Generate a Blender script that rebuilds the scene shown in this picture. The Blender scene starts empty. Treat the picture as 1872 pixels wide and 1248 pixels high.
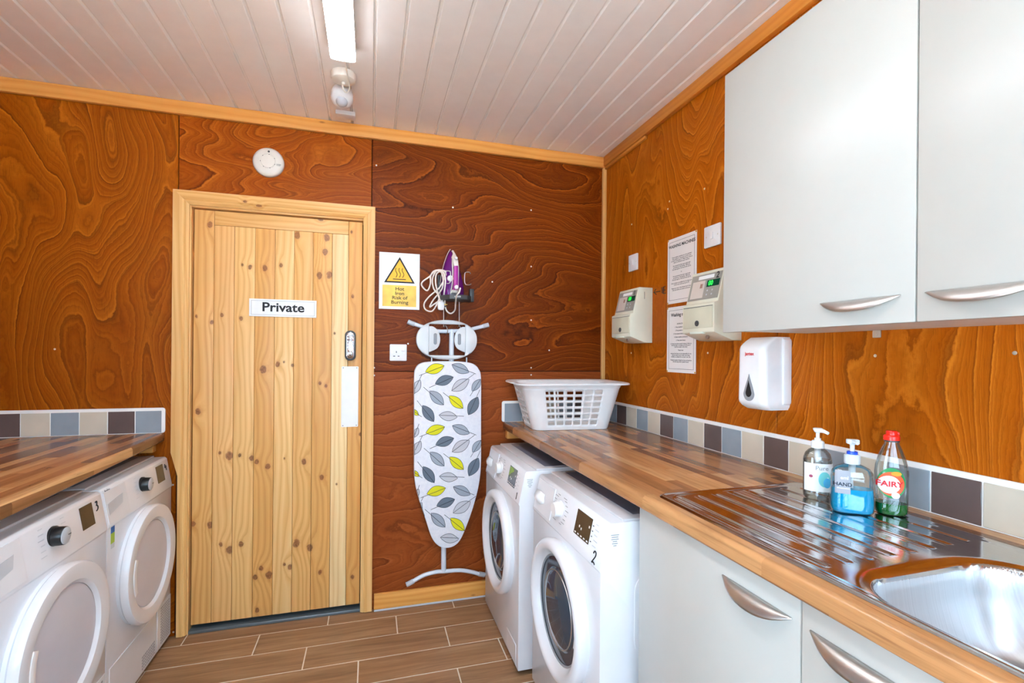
import bpy, bmesh, math, random
from mathutils import Vector, Matrix
random.seed(7)
PI = math.pi
sc = bpy.context.scene
COL = sc.collection

# ------------------------------------------------------------------ camera
CAM = Vector((-1.3333, -2.6231, 1.3397)); YAW = 0.2835; ROLL = 0.0089; FPX = 886.98; HOR = 22.04
fw = Vector((math.sin(YAW), math.cos(YAW), 0)); rt0 = Vector((math.cos(YAW), -math.sin(YAW), 0)); up0 = Vector((0, 0, 1))
rt = rt0*math.cos(ROLL) + up0*math.sin(ROLL); up = -rt0*math.sin(ROLL) + up0*math.cos(ROLL)
cd = bpy.data.cameras.new('camera'); cam = bpy.data.objects.new('camera', cd); COL.objects.link(cam)
cd.sensor_width = 36.0; cd.lens = FPX*36/1872; cd.shift_y = HOR/1872; cd.clip_start = 0.02
cam.matrix_world = Matrix(((rt.x, up.x, -fw.x, CAM.x), (rt.y, up.y, -fw.y, CAM.y), (rt.z, up.z, -fw.z, CAM.z), (0, 0, 0, 1)))
sc.camera = cam

# ------------------------------------------------------------------ sky, daylight openings, exposure
ROOM_X0, ROOM_Y0, CEIL = -2.95, -3.75, 2.505
w = bpy.data.worlds.new('sky'); sc.world = w; w.use_nodes = True
bg = w.node_tree.nodes['Background']; bg.inputs[0].default_value = (0.56, 0.79, 1.0, 1); bg.inputs[1].default_value = 7.0
WIN_REAR = (-2.35, -0.40, 0.95, 2.12)        # x0,x1,z0,z1 of the unseen window behind the camera, sized to balance the daylight
WIN_LEFT = (-3.50, -2.25, 0.04, 2.05)       # y0,y1,z0,z1 of a glazed door added out of view to light the base cabinets
WIN_RIGHT = (-3.65, -2.56, 0.98, 2.15)      # y0,y1,z0,z1 of an unseen right-wall window added to light the dryer fronts
LAMP_STRENGTH = 17.0
def portal(loc, rot, sx, sy):
    l = bpy.data.lights.new('portal', 'AREA'); l.shape = 'RECTANGLE'; l.size = sx; l.size_y = sy; l.cycles.is_portal = True
    o = bpy.data.objects.new('daylight_portal', l); COL.objects.link(o); o.location = loc; o.rotation_euler = rot
portal(((WIN_REAR[0]+WIN_REAR[1])/2, ROOM_Y0-.05, (WIN_REAR[2]+WIN_REAR[3])/2), (PI/2, 0, 0), WIN_REAR[1]-WIN_REAR[0], WIN_REAR[3]-WIN_REAR[2])
portal((ROOM_X0-.05, (WIN_LEFT[0]+WIN_LEFT[1])/2, (WIN_LEFT[2]+WIN_LEFT[3])/2), (PI/2, 0, -PI/2), WIN_LEFT[1]-WIN_LEFT[0], WIN_LEFT[3]-WIN_LEFT[2])
portal((.07, (WIN_RIGHT[0]+WIN_RIGHT[1])/2, (WIN_RIGHT[2]+WIN_RIGHT[3])/2), (PI/2, 0, PI/2), WIN_RIGHT[1]-WIN_RIGHT[0], WIN_RIGHT[3]-WIN_RIGHT[2])
sl = bpy.data.lights.new('sun', 'SUN'); sl.energy = 95.0; sl.angle = .01; sl.color = (1.0, .98, .96)
so = bpy.data.objects.new('sun', sl); COL.objects.link(so); so.rotation_euler = (-.52, 0, 0)     # high behind the back wall: lights the paving outside, never enters the room
vs = sc.view_settings
vs.view_transform = 'Standard'; vs.look = 'None'; vs.gamma = 1.0; vs.use_curve_mapping = False; vs.exposure = 1.15
sc.cycles.max_bounces = 10; sc.cycles.diffuse_bounces = 6; sc.cycles.glossy_bounces = 5; sc.cycles.transmission_bounces = 8; sc.cycles.transparent_max_bounces = 12
sc.cycles.sample_clamp_indirect = 6.0

def ray(px, py):
    X = (px-936)/FPX; Y = (624+HOR-py)/FPX
    return fw + rt*X + up*Y
def P(px, py, ax, val):                     # the point of the photograph's pixel on a plane x / y / z = val of the room
    d = ray(px, py); i = 'xyz'.index(ax); t = (val-CAM[i])/d[i]
    return CAM + d*t

# ------------------------------------------------------------------ node helpers
def lin(c):
    r = []
    for v in c[:3]:
        v = v/255.0
        r.append(v/12.92 if v <= .04045 else ((v+.055)/1.055)**2.4)
    return (r[0], r[1], r[2], 1.0)
class NG:
    def __init__(s, name):
        s.m = bpy.data.materials.new(name); s.m.use_nodes = True
        s.t = s.m.node_tree; s.b = s.t.nodes['Principled BSDF']; s.out = s.t.nodes['Material Output']
    def n(s, ty, **kw):
        k = s.t.nodes.new(ty)
        for a, v in kw.items(): setattr(k, a, v)
        return k
    def put(s, sock, v):
        if v is None: return
        if isinstance(v, bpy.types.NodeSocket): s.t.links.new(v, sock)
        else: sock.default_value = v
    def math(s, op, a, b=None, c=None, clamp=False):
        k = s.n('ShaderNodeMath', operation=op, use_clamp=clamp)
        s.put(k.inputs[0], a); s.put(k.inputs[1], b)
        if c is not None: s.put(k.inputs[2], c)
        return k.outputs[0]
    def add(s, a, b): return s.math('ADD', a, b)
    def sub(s, a, b): return s.math('SUBTRACT', a, b)
    def mul(s, a, b): return s.math('MULTIPLY', a, b)
    def pos(s):
        g = s.n('ShaderNodeNewGeometry'); x = s.n('ShaderNodeSeparateXYZ'); s.t.links.new(g.outputs['Position'], x.inputs[0])
        return x.outputs
    def objpos(s):
        g = s.n('ShaderNodeTexCoord'); x = s.n('ShaderNodeSeparateXYZ'); s.t.links.new(g.outputs['Object'], x.inputs[0])
        return x.outputs
    def rnd(s): return s.n('ShaderNodeObjectInfo').outputs['Random']
    def vec(s, x, y, z):
        k = s.n('ShaderNodeCombineXYZ'); s.put(k.inputs[0], x); s.put(k.inputs[1], y); s.put(k.inputs[2], z); return k.outputs[0]
    def noise(s, v, scale=1, detail=2, rough=.5, dist=0, col=False):
        k = s.n('ShaderNodeTexNoise'); s.put(k.inputs['Vector'], v); s.put(k.inputs['Scale'], scale); s.put(k.inputs['Detail'], detail)
        s.put(k.inputs['Roughness'], rough); s.put(k.inputs['Distortion'], dist)
        return k.outputs['Color' if col else 'Fac']
    def wnoise(s, v):
        k = s.n('ShaderNodeTexWhiteNoise', noise_dimensions='3D'); s.put(k.inputs['Vector'], v); return k.outputs['Value']
    def ramp(s, f, stops, interp='LINEAR'):
        k = s.n('ShaderNodeValToRGB'); e = k.color_ramp.elements; k.color_ramp.interpolation = interp
        while len(e) < len(stops): e.new(.5)
        for i, (p, c) in enumerate(stops): e[i].position = p; e[i].color = c
        s.put(k.inputs[0], f); return k.outputs[0]
    def mix(s, f, a, b, mode='MIX'):
        k = s.n('ShaderNodeMix', data_type='RGBA', blend_type=mode)
        s.put(k.inputs[0], f); s.put(k.inputs[6], a); s.put(k.inputs[7], b); return k.outputs[2]
    def smooth(s, v, a, b):
        k = s.n('ShaderNodeMapRange', interpolation_type='SMOOTHSTEP'); s.put(k.inputs[0], v); s.put(k.inputs[1], a); s.put(k.inputs[2], b)
        k.inputs[3].default_value = 0; k.inputs[4].default_value = 1; return k.outputs[0]
    def bump(s, h, st=.2, d=.002):
        k = s.n('ShaderNodeBump'); k.inputs['Strength'].default_value = st; k.inputs['Distance'].default_value = d; s.put(k.inputs['Height'], h)
        s.t.links.new(k.outputs[0], s.b.inputs['Normal'])
    def base(s, c, rough=.5, metal=0, spec=None, coat=None):
        s.put(s.b.inputs['Base Color'], c); s.put(s.b.inputs['Roughness'], rough); s.put(s.b.inputs['Metallic'], metal)
        if spec is not None: s.b.inputs['Specular IOR Level'].default_value = spec
        if coat is not None: s.b.inputs['Coat Weight'].default_value = coat; s.b.inputs['Coat Roughness'].default_value = .15
        return s.m
MATS = {}
def plain(name, c, rough=.5, metal=0, spec=None, wob=.04, coat=None):
    if name in MATS: return MATS[name]
    g = NG(name); p = g.objpos()
    n = g.noise(g.vec(p[0], p[1], p[2]), 14, 3)
    L = lin(c); lo = tuple(v*(1-wob) for v in L[:3])+(1,); hi = tuple(min(1, v*(1+wob)) for v in L[:3])+(1,)
    MATS[name] = g.base(g.ramp(n, [(.3, lo), (.7, hi)]), rough, metal, spec, coat)
    return MATS[name]

def ply(name, horiz, uaxis, dark, mid, light, seed, freq=7.0, warp=.75, stretch=.34, nscale=2.1, gain=1.0):
    """rotary cut plywood: contour lines of a stretched noise field"""
    g = NG(name); p = g.pos(); u = p[uaxis]; z = p[2]
    ac, al = (z, u) if horiz else (u, z)
    als = g.mul(al, stretch)
    v = g.vec(ac, als, seed)
    wv = g.noise(v, nscale*1.9, 2, .5)
    n1 = g.noise(g.vec(g.add(ac, g.mul(wv, .16)), als, seed+3.3), nscale, 2.0, .42, .35)
    fine = g.noise(g.vec(g.mul(ac, 38), g.mul(al, 9), seed), 1, 3, .6)
    h = g.add(g.add(g.mul(ac, 1.0), g.mul(n1, warp*3.4)), g.add(g.mul(fine, .012), g.mul(g.noise(g.vec(g.mul(ac, 18), g.mul(al, 15), seed+2), 1, 4, .65), .035)))
    f = g.math('FRACT', g.mul(h, freq*1.25))
    f2 = g.math('FRACT', g.mul(h, freq*3.37))
    f3 = g.math('FRACT', g.mul(h, freq*8.1))
    pores = g.noise(g.vec(g.mul(ac, 420), g.mul(al, 26), seed), 1, 2, .6)
    tone = g.noise(g.vec(ac, als, seed+9), 2.2, 2)
    amp = g.noise(g.vec(g.mul(ac, 3), g.mul(al, 1.6), seed+5), 1.6, 2)
    D, Mi, L = lin(dark), lin(mid), lin(light)
    avg = lambda a, b, t: tuple(a[i]*(1-t)+b[i]*t for i in range(3))+(1,)
    c1 = g.ramp(f, [(0, avg(D, Mi, .15)), (.03, avg(D, Mi, .05)), (.09, avg(D, Mi, .75)), (.2, Mi), (.7, avg(Mi, L, .2)), (.90, avg(Mi, L, .7)), (.955, avg(Mi, L, 1.7)), (.985, avg(Mi, L, .8)), (1, avg(D, Mi, .5))])
    c2 = g.ramp(f2, [(0, avg(D, Mi, .3)), (.07, avg(D, Mi, .6)), (.16, Mi), (.8, avg(Mi, L, .5)), (.93, avg(Mi, L, 1.5)), (1, Mi)])
    c3 = g.ramp(f3, [(0, avg(D, Mi, .4)), (.3, Mi), (1, avg(Mi, L, .7))])
    c = g.mix(g.add(.2, g.mul(g.smooth(amp, .35, .65), .4)), c1, c2)
    c = g.mix(.24, c, c3)
    c = g.mix(g.math('MULTIPLY', g.smooth(pores, .5, .78), .42), c, avg(D, Mi, .2))
    c = g.mix(g.mul(g.smooth(tone, .35, .75), .5), c, g.mix(.45, c, D))
    g.bump(g.add(f, g.mul(pores, .6)), .12, .001)
    rough = g.add(.36, g.mul(pores, .16))
    return g.base(c, rough, 0, .12)

def pine(name, along, knots=(), seed=0.0, light=(232, 190, 126), mid=(216, 164, 96), dark=(176, 112, 54), rnd=True, auto=.0):
    """pine: straight grain along one axis, explicit knots at (x, z, rx, rz) in world coordinates"""
    g = NG(name); p = g.pos()
    oth = [i for i in range(3) if i != along]
    r = g.mul(g.rnd(), 37.0) if rnd else seed
    a = p[along]
    ac = g.add(p[oth[0]], g.mul(p[oth[1]], 1.0))
    ac = g.add(ac, r)
    bend = None; kmask = None; halo = None; wobn = None
    for (kx, kz, rx, rz) in knots:
        if wobn is None: wobn = g.mul(g.sub(g.noise(g.vec(g.mul(p[0], 55), g.mul(p[2], 40), 2.0), 1, 2), .5), 1.5)
        dx = g.add(g.math('DIVIDE', g.sub(p[0], kx), rx*.92), wobn); dz = g.math('DIVIDE', g.sub(p[2], kz), rz*.92)
        d2 = g.add(g.mul(dx, dx), g.mul(dz, dz))
        far = g.add(g.mul(g.mul(dx, dx), .16), g.mul(g.mul(dz, dz), .05))
        e = g.math('MULTIPLY', g.math('EXPONENT', g.mul(far, -1.0)), rx/.012)
        bend = e if bend is None else g.add(bend, e)
        k = g.sub(1.0, g.smooth(d2, .6, 1.5)); kmask = k if kmask is None else g.math('MAXIMUM', kmask, k)
        hh = g.sub(1.0, g.smooth(d2, 1.0, 5.0)); halo = hh if halo is None else g.math('MAXIMUM', halo, hh)
    n = g.noise(g.vec(g.mul(ac, 7), g.mul(a, .9), r), 1, 2, .5, .3)
    h = g.add(g.mul(ac, 30), g.mul(n, 3.4))
    if bend is not None: h = g.add(h, g.mul(bend, .9))
    f = g.math('FRACT', g.mul(h, 1.15))
    fib = g.noise(g.vec(g.mul(ac, 260), g.mul(a, 7), r), 1, 2, .6)
    D, Mi, L = lin(dark), lin(mid), lin(light)
    q = lambda A, B, t: tuple(A[i]*(1-t)+B[i]*t for i in range(3))+(1,)
    c = g.ramp(f, [(0, q(Mi, L, .3)), (.45, L), (.78, Mi), (.94, q(D, Mi, .8)), (1, q(Mi, L, .2))])
    c = g.mix(g.mul(fib, .42), c, Mi)
    tone = g.noise(g.vec(g.mul(ac, 5), g.mul(a, .7), g.add(r, 4.0)), 1, 1)
    c = g.mix(g.smooth(tone, .4, .72), c, g.mix(.35, c, q(D, Mi, .55)))
    if rnd:
        c = g.mix(g.mul(g.rnd(), .25), c, g.mix(.5, c, D))
    if auto > 0:
        vo = g.n('ShaderNodeTexVoronoi'); g.put(vo.inputs['Vector'], g.vec(g.mul(ac, 7), g.mul(a, 2.6), r)); vo.inputs['Scale'].default_value = 1.0
        k = g.sub(1.0, g.smooth(vo.outputs['Distance'], auto*.55, auto))
        c = g.mix(g.mul(k, .85), c, lin((120, 66, 30)))
    if kmask is not None:
        c = g.mix(g.mul(halo, .22), c, lin((188, 122, 62)))
        kn = g.noise(g.vec(g.mul(p[0], 160), g.mul(p[2], 110), 1.0), 1, 2)
        kc = g.ramp(kn, [(.3, lin((84, 44, 26))), (.7, lin((156, 96, 62)))])
        c = g.mix(g.mul(kmask, .8), c, kc)
    g.bump(g.add(f, fib), .08, .0006)
    return g.base(c, .42, 0, .35)

# ------------------------------------------------------------------ mesh helpers
class MB:
    def __init__(s): s.bm = bmesh.new()
    def box(s, x0, x1, y0, y1, z0, z1, bev=0, seg=2):
        t = bmesh.new()
        vs_ = [t.verts.new((x, y, z)) for x in (x0, x1) for y in (y0, y1) for z in (z0, z1)]
        for f in ((0, 1, 3, 2), (4, 6, 7, 5), (0, 4, 5, 1), (2, 3, 7, 6), (0, 2, 6, 4), (1, 5, 7, 3)): t.faces.new([vs_[i] for i in f])
        if bev > 0: bmesh.ops.bevel(t, geom=list(t.edges), offset=bev, segments=seg, profile=.5, affect='EDGES', clamp_overlap=True)
        s.join(t); return s
    def join(s, t):
        m = bpy.data.meshes.new('tmp'); t.to_mesh(m); t.free(); s.bm.from_mesh(m); bpy.data.meshes.remove(m)
    def loft(s, rings, cap=True, closed=True, loop=False):
        R = [[s.bm.verts.new(p) for p in r] for r in rings]; n = len(rings[0])
        pairs = list(zip(R[:-1], R[1:])) + ([(R[-1], R[0])] if loop else [])
        for a, b in pairs:
            for i in range(n if closed else n-1):
                j = (i+1) % n
                try: s.bm.faces.new((a[i], a[j], b[j], b[i]))
                except ValueError: pass
        if cap and not loop:
            for r in (R[0][::-1], R[-1]):
                try: s.bm.faces.new(r)
                except ValueError: pass
        return s
    def prism(s, pts, ax, a0, a1, bev=0, seg=2):
        """2-D outline in the plane across axis ax, extruded from a0 to a1"""
        def mk(p, a):
            return {'x': (a, p[0], p[1]), 'y': (p[0], a, p[1]), 'z': (p[0], p[1], a)}[ax]
        t = bmesh.new()
        A = [t.verts.new(mk(p, a0)) for p in pts]; B = [t.verts.new(mk(p, a1)) for p in pts]; n = len(pts)
        for i in range(n): t.faces.new((A[i], A[(i+1) % n], B[(i+1) % n], B[i]))
        t.faces.new(A[::-1]); t.faces.new(B)
        bmesh.ops.recalc_face_normals(t, faces=list(t.faces))
        if bev > 0:
            ed = [e for e in t.edges if len(e.link_faces) == 2 and e.calc_face_angle() > .6]
            bmesh.ops.bevel(t, geom=ed, offset=bev, segments=seg, profile=.5, affect='EDGES', clamp_overlap=True)
        s.join(t); return s
    def lathe(s, prof, c=(0, 0, 0), ax='z', n=40, sx=1.0, sz=1.0, cap=True):
        """profile of (radius, height); axis z: height up, axis y: height towards -y (out of a wall)"""
        rings = []
        for r, h in prof:
            ring = []
            for i in range(n):
                a = 2*PI*i/n; u, v = r*math.cos(a)*sx, r*math.sin(a)*sz
                ring.append((c[0]+u, c[1]+v, c[2]+h) if ax == 'z' else ((c[0]+u, c[1]-h, c[2]+v) if ax == 'y' else (c[0]+h, c[1]+u, c[2]+v)))
            rings.append(ring)
        return s.loft(rings, cap)
    def tube(s, pts, r, n=8, closed=False):
        pts = [Vector(p) for p in pts]; rings = []; prev = None; m = len(pts)
        for i, p in enumerate(pts):
            if closed: t = (pts[(i+1) % m]-pts[i-1])
            else: t = pts[min(i+1, m-1)]-pts[max(i-1, 0)]
            t.normalize()
            if prev is None:
                a = Vector((0, 0, 1)) if abs(t.z) < .9 else Vector((1, 0, 0)); x = t.cross(a).normalized()
            else: x = (prev - t*prev.dot(t)).normalized()
            prev = x; y = t.cross(x); rr = r[i] if isinstance(r, (list, tuple)) else r
            rings.append([p+(x*math.cos(2*PI*k/n)+y*math.sin(2*PI*k/n))*rr for k in range(n)])
        return s.loft(rings, True, True, closed)
    def flat(s, pts, y=0.0):                # polygon in the local XZ plane, facing -y
        vs_ = [s.bm.verts.new((p[0], y, p[1])) for p in pts]; s.bm.faces.new(vs_); return s
    def text(s, st, x, z, size, y=0.0, align='CENTER', bold=0.0, sx=1.0, spacing=1.0, f=None):
        vs_, fs = text_mesh(st, size, align, bold, spacing)
        V = [s.bm.verts.new(f(p[0]*sx, p[1]) if f else (x+p[0]*sx, y, z+p[1])) for p in vs_]
        for k in fs:
            try: s.bm.faces.new([V[i] for i in k])
            except ValueError: pass
        return s
def text_mesh(st, size, align, bold, spacing):
    c = bpy.data.curves.new('t', 'FONT'); c.body = st; c.size = size; c.align_x = align; c.align_y = 'CENTER'; c.offset = bold*size; c.space_line = spacing; c.resolution_u = 3
    o = bpy.data.objects.new('t', c); COL.objects.link(o)
    dg = bpy.context.evaluated_depsgraph_get(); dg.update()
    m = o.evaluated_get(dg).to_mesh()
    vs_ = [(v.co.x, v.co.y) for v in m.vertices]; fs = [tuple(p.vertices) for p in m.polygons]
    o.evaluated_get(dg).to_mesh_clear(); bpy.data.objects.remove(o); bpy.data.curves.remove(c)
    return vs_, fs
def finish(mb, name, recalc=True, sharp=.62):
    bm = mb.bm
    if recalc: bmesh.ops.recalc_face_normals(bm, faces=list(bm.faces))
    for e in bm.edges:
        e.smooth = not (len(e.link_faces) == 2 and e.calc_face_angle(0) > sharp)
    for f in bm.faces: f.smooth = True
    me = bpy.data.meshes.new(name); bm.to_mesh(me); bm.free(); return me
def obj(name, mb, mat, parent=None, label=None, flatface=False):
    me = mb if isinstance(mb, bpy.types.Mesh) else finish(mb, name)
    if mat is not None and not me.materials: me.materials.append(mat)
    o = bpy.data.objects.new(name, me); COL.objects.link(o)
    if parent is not None: o.parent = parent
    if label: o['label'] = label
    return o
def tag(o, label=None, cat=None, group=None, kind=None):
    if label: o['label'] = label
    if cat: o['category'] = cat
    if group: o['group'] = group
    if kind: o['kind'] = kind
    return o
def thing(name, label, cat, loc, rotz=0.0, group=None):
    o = bpy.data.objects.new(name, None); COL.objects.link(o); o.location = loc; o.rotation_euler = (0, 0, rotz); o.empty_display_size = .05
    return tag(o, label, cat, group)
def rrect(hx, hy, r, n=6, cx=0, cy=0):
    pts = []
    for sx, sy, a0 in ((1, 1, 0), (-1, 1, PI/2), (-1, -1, PI), (1, -1, 1.5*PI)):
        for i in range(n+1):
            a = a0+PI/2*i/n; pts.append((cx+sx*(hx-r)+r*math.cos(a), cy+sy*(hy-r)+r*math.sin(a)))
    return pts
def spline(pts, k=8, closed=False):
    pts = [Vector(p) for p in pts]; out = []; n = len(pts)
    rng = range(n) if closed else range(n-1)
    for i in rng:
        if closed: a, b, c, d = pts[i-1], pts[i], pts[(i+1) % n], pts[(i+2) % n]
        else: a, b, c, d = pts[max(i-1, 0)], pts[i], pts[i+1], pts[min(i+2, n-1)]
        for j in range(k):
            t = j/k; out.append(.5*((2*b)+(c-a)*t+(2*a-5*b+4*c-d)*t*t+(3*b-a-3*c+d)*t**3))
    if not closed: out.append(pts[-1])
    return out
RIGHT = -PI/2     # things on the right wall face -x
LEFT = PI/2       # things on the left side face +x

# ------------------------------------------------------------------ materials
m_plyL = ply('plywood_vertical_orange', False, 0, (70, 22, 0), (134, 62, 0), (168, 94, 14), 1.7, 6.2, .8)
m_plyT = ply('plywood_above_door', True, 0, (70, 20, 0), (134, 58, 0), (170, 92, 18), 5.1, 7, .85, .45)
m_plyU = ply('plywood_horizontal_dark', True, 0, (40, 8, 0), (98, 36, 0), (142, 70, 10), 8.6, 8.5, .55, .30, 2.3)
m_plyD = ply('plywood_lower_dark', True, 0, (88, 34, 6), (134, 64, 24), (156, 84, 38), 12.4, 8, .5, .30, 2.0)
m_plyR = ply('plywood_right_wall', False, 1, (84, 30, 0), (152, 73, 0), (188, 108, 24), 3.2, 6.6, .62, .30, 2.2)
m_pineZ = pine('pine_upright', 2, auto=.07)
m_pineX = pine('pine_lengthwise', 0, auto=.07, mid=(218, 150, 70), light=(230, 170, 92))
m_pineY = pine('pine_depthwise', 1, auto=.07, mid=(190, 116, 36), light=(206, 138, 58))
m_white = plain('white_plastic', (232, 232, 232), .32, 0, .5)
m_warmwhite = plain('warm_white_plastic', (232, 228, 218), .36)
m_pvc = plain('white_pvc_cladding', (248, 246, 243), .2, 0, .5, .015)
m_enamel = plain('white_enamel', (226, 227, 231), .2, 0, .5, .015)
m_enamelgrey = plain('appliance_top_grey', (205, 202, 204), .38, 0, .45, .03)
m_topdark = plain('appliance_top_centre', (120, 124, 142), .3, 0, .5, .04)
m_cab = plain('white_cabinet_melamine', (181, 180, 174), .3, 0, .45, .012)
m_cabin = plain('cabinet_underside', (214, 206, 196), .45)
m_black = plain('black_plastic', (22, 22, 24), .35)
m_ink = plain('black_ink', (26, 26, 28), .7)
m_dkgrey = plain('dark_grey_plastic', (64, 66, 68), .45)
m_midgrey = plain('mid_grey_plastic', (140, 142, 146), .4)
m_lgrey = plain('light_grey_plastic', (192, 196, 202), .4)
m_grout = plain('pale_grout', (222, 212, 196), .8)
m_whitegrout = plain('white_grout', (236, 234, 230), .6)
m_steelscrew = plain('bright_screw_metal', (220, 216, 205), .3, .7)
m_brass = plain('brass_pin', (196, 150, 60), .35, .8)
m_cream = plain('cream_coin_meter', (218, 216, 196), .42)
m_creamdk = plain('cream_coin_meter_door', (202, 200, 178), .45)
m_paper = plain('white_paper', (226, 220, 216), .8, 0, .2, .015)
m_sign = plain('white_sign_board', (238, 240, 240), .4)
m_yellow = plain('warning_yellow', (248, 186, 12), .45)
m_pebble = plain('worn_yellow_print', (240, 196, 84), .5, wob=.2)
m_red = plain('red_cap', (228, 36, 22), .3)
m_blue = plain('blue_collar', (20, 70, 200), .3)
m_purple = plain('purple_iron_shell', (96, 22, 110), .14, 0, .6, .06)
m_magenta = plain('magenta_handle_grip', (168, 52, 150), .3)
m_cord = plain('braided_cord', (232, 222, 212), .7, wob=.2)
m_chrome = plain('brushed_nickel', (196, 192, 188), .4, 1, wob=.05)
m_mirror = plain('polished_metal', (200, 200, 205), .15, 1)
m_tileblue = plain('blue_grey_tile', (142, 152, 160), .22, wob=.05)
m_tilebrown = plain('brown_tile', (96, 80, 76), .25, wob=.05)
m_tilebeige = plain('beige_tile', (200, 190, 172), .25, wob=.04)
m_glassdk = plain('smoked_door_glass', (50, 64, 78), .06, 0, .8)
m_screen = plain('dark_display', (58, 44, 32), .15, 0, .6, .2)
m_screengrey = plain('grey_display', (92, 96, 104), .15, 0, .6, .1)
m_lime = plain('lime_reflection_print', (132, 170, 30), .3)
m_ledpanel = plain('grey_meter_fascia', (150, 148, 140), .4)

def steel():
    g = NG('stainless_steel'); p = g.pos()
    n = g.noise(g.vec(g.mul(p[0], 300), g.mul(p[1], 6), 0), 1, 2)
    inb = g.sub(1.0, g.smooth(p[2], .935, .953))
    g.base(g.ramp(n, [(.3, (.56, .56, .57, 1)), (.7, (.64, .64, .65, 1))]), g.add(g.add(.08, g.mul(n, .08)), g.mul(inb, .26)), 1.0)
    return g.m
m_steel = steel()
def worktop_mat():
    g = NG('oak_block_laminate'); p = g.pos(); x, y, z = p
    ac = g.sub(x, g.mul(z, 1.0))
    row = g.math('FLOOR', g.math('DIVIDE', ac, .0385))
    off = g.mul(g.wnoise(g.vec(row, 3.0, 1.0)), 5.0)
    col = g.math('FLOOR', g.add(g.math('DIVIDE', y, .42), off))
    r = g.wnoise(g.vec(row, col, 7.0)); r2 = g.wnoise(g.vec(row, col, 19.0))
    gr = g.noise(g.vec(g.mul(ac, 120), g.mul(y, 5), g.mul(r2, 30)), 1, 3, .6, .4)
    gf = g.noise(g.vec(g.mul(ac, 34), g.mul(y, 2.4), g.mul(r2, 30)), 1, 3, .6, 1.0)
    c = g.ramp(r, [(0, lin((106, 66, 38))), (.25, lin((138, 92, 56))), (.5, lin((164, 114, 72))), (.75, lin((184, 134, 88))), (1, lin((202, 156, 108)))])
    c = g.mix(g.mul(g.smooth(gf, .45, .75), .6), c, g.mix(.55, c, lin((70, 38, 20))))
    c = g.mix(g.mul(g.smooth(gr, .5, .8), .45), c, lin((84, 48, 26)))
    g.base(c, .24, 0, .5); return g.m
m_worktop = worktop_mat()
def floor_mat():
    g = NG('wood_look_porcelain'); p = g.pos(); r = g.mul(g.rnd(), 50)
    n = g.noise(g.vec(g.add(g.mul(p[0], 2.2), r), g.mul(p[1], 26), r), 1, 4, .6, .6)
    n2 = g.noise(g.vec(g.add(g.mul(p[0], 5), r), g.mul(p[1], 90), r), 1, 3, .6)
    n3 = g.noise(g.vec(g.add(g.mul(p[0], 3), r), g.mul(p[1], 7), r), 1, 2)
    c = g.ramp(n, [(.25, lin((112, 80, 54))), (.45, lin((146, 110, 78))), (.65, lin((168, 132, 98))), (.85, lin((184, 150, 116)))])
    c = g.mix(g.mul(g.smooth(n2, .5, .75), .45), c, lin((104, 74, 50)))
    c = g.mix(g.mul(g.smooth(n3, .4, .7), .3), c, lin((156, 112, 74)))
    c = g.mix(g.mul(g.rnd(), .22), c, lin((136, 102, 72)))
    g.base(c, .42, 0, .4); g.bump(n2, .08, .0006); return g.m
m_floor = floor_mat()
def emit(name, c, st):
    g = NG(name); g.base(lin(c), .5); g.b.inputs['Emission Color'].default_value = lin(c); g.b.inputs['Emission Strength'].default_value = st; return g.m
m_lamp = emit('lit_lamp_diffuser', (244, 248, 255), LAMP_STRENGTH)
m_led = emit('green_led', (30, 220, 60), 1.2)
m_leddark = plain('green_led_window', (8, 70, 50), .2)
def clear(name, tint, gl=.12, rough=.03):
    g = NG(name); t = g.t; g.t.nodes.remove(g.b)
    tr = g.n('ShaderNodeBsdfTransparent'); tr.inputs[0].default_value = tint
    gs = g.n('ShaderNodeBsdfGlossy'); gs.inputs['Roughness'].default_value = rough
    fr = g.n('ShaderNodeLayerWeight'); fr.inputs[0].default_value = .35
    f = g.math('ADD', g.math('MULTIPLY', fr.outputs['Fresnel'], .7), gl*.4, clamp=True)
    mx = g.n('ShaderNodeMixShader'); t.links.new(f, mx.inputs[0]); t.links.new(tr.outputs[0], mx.inputs[1]); t.links.new(gs.outputs[0], mx.inputs[2])
    t.links.new(mx.outputs[0], g.out.inputs[0]); return g.m
m_clear = clear('clear_plastic', (.93, .95, .95, 1))
m_winglass = clear('window_glass', (.97, .98, .98, 1), .02)
def liquid(name, c, tr=.55):
    g = NG(name); g.base(lin(c), .08, 0, .5); g.b.inputs['Transmission Weight'].default_value = tr; g.b.inputs['IOR'].default_value = 1.2
    g.b.inputs['Emission Strength'].default_value = 0; return g.m
m_bluegel = liquid('blue_hand_gel', (0, 172, 214), .08)
m_greenliq = liquid('green_dish_liquid', (12, 110, 44), .2)
m_cleargel = clear('clear_gel', (.90, .92, .90, 1), .06)
def slick(name, c, a):
    g = NG(name); g.base(lin(c), .35); g.b.inputs['Alpha'].default_value = a; return g.m
m_frost = slick('frosted_plastic', (222, 232, 236), .8)
m_door_inner = plain('dryer_door_disc', (206, 206, 216), .28, 0, .5, .02)

# ------------------------------------------------------------------ setting
def structure(o): o['kind'] = 'structure'; return o
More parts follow.
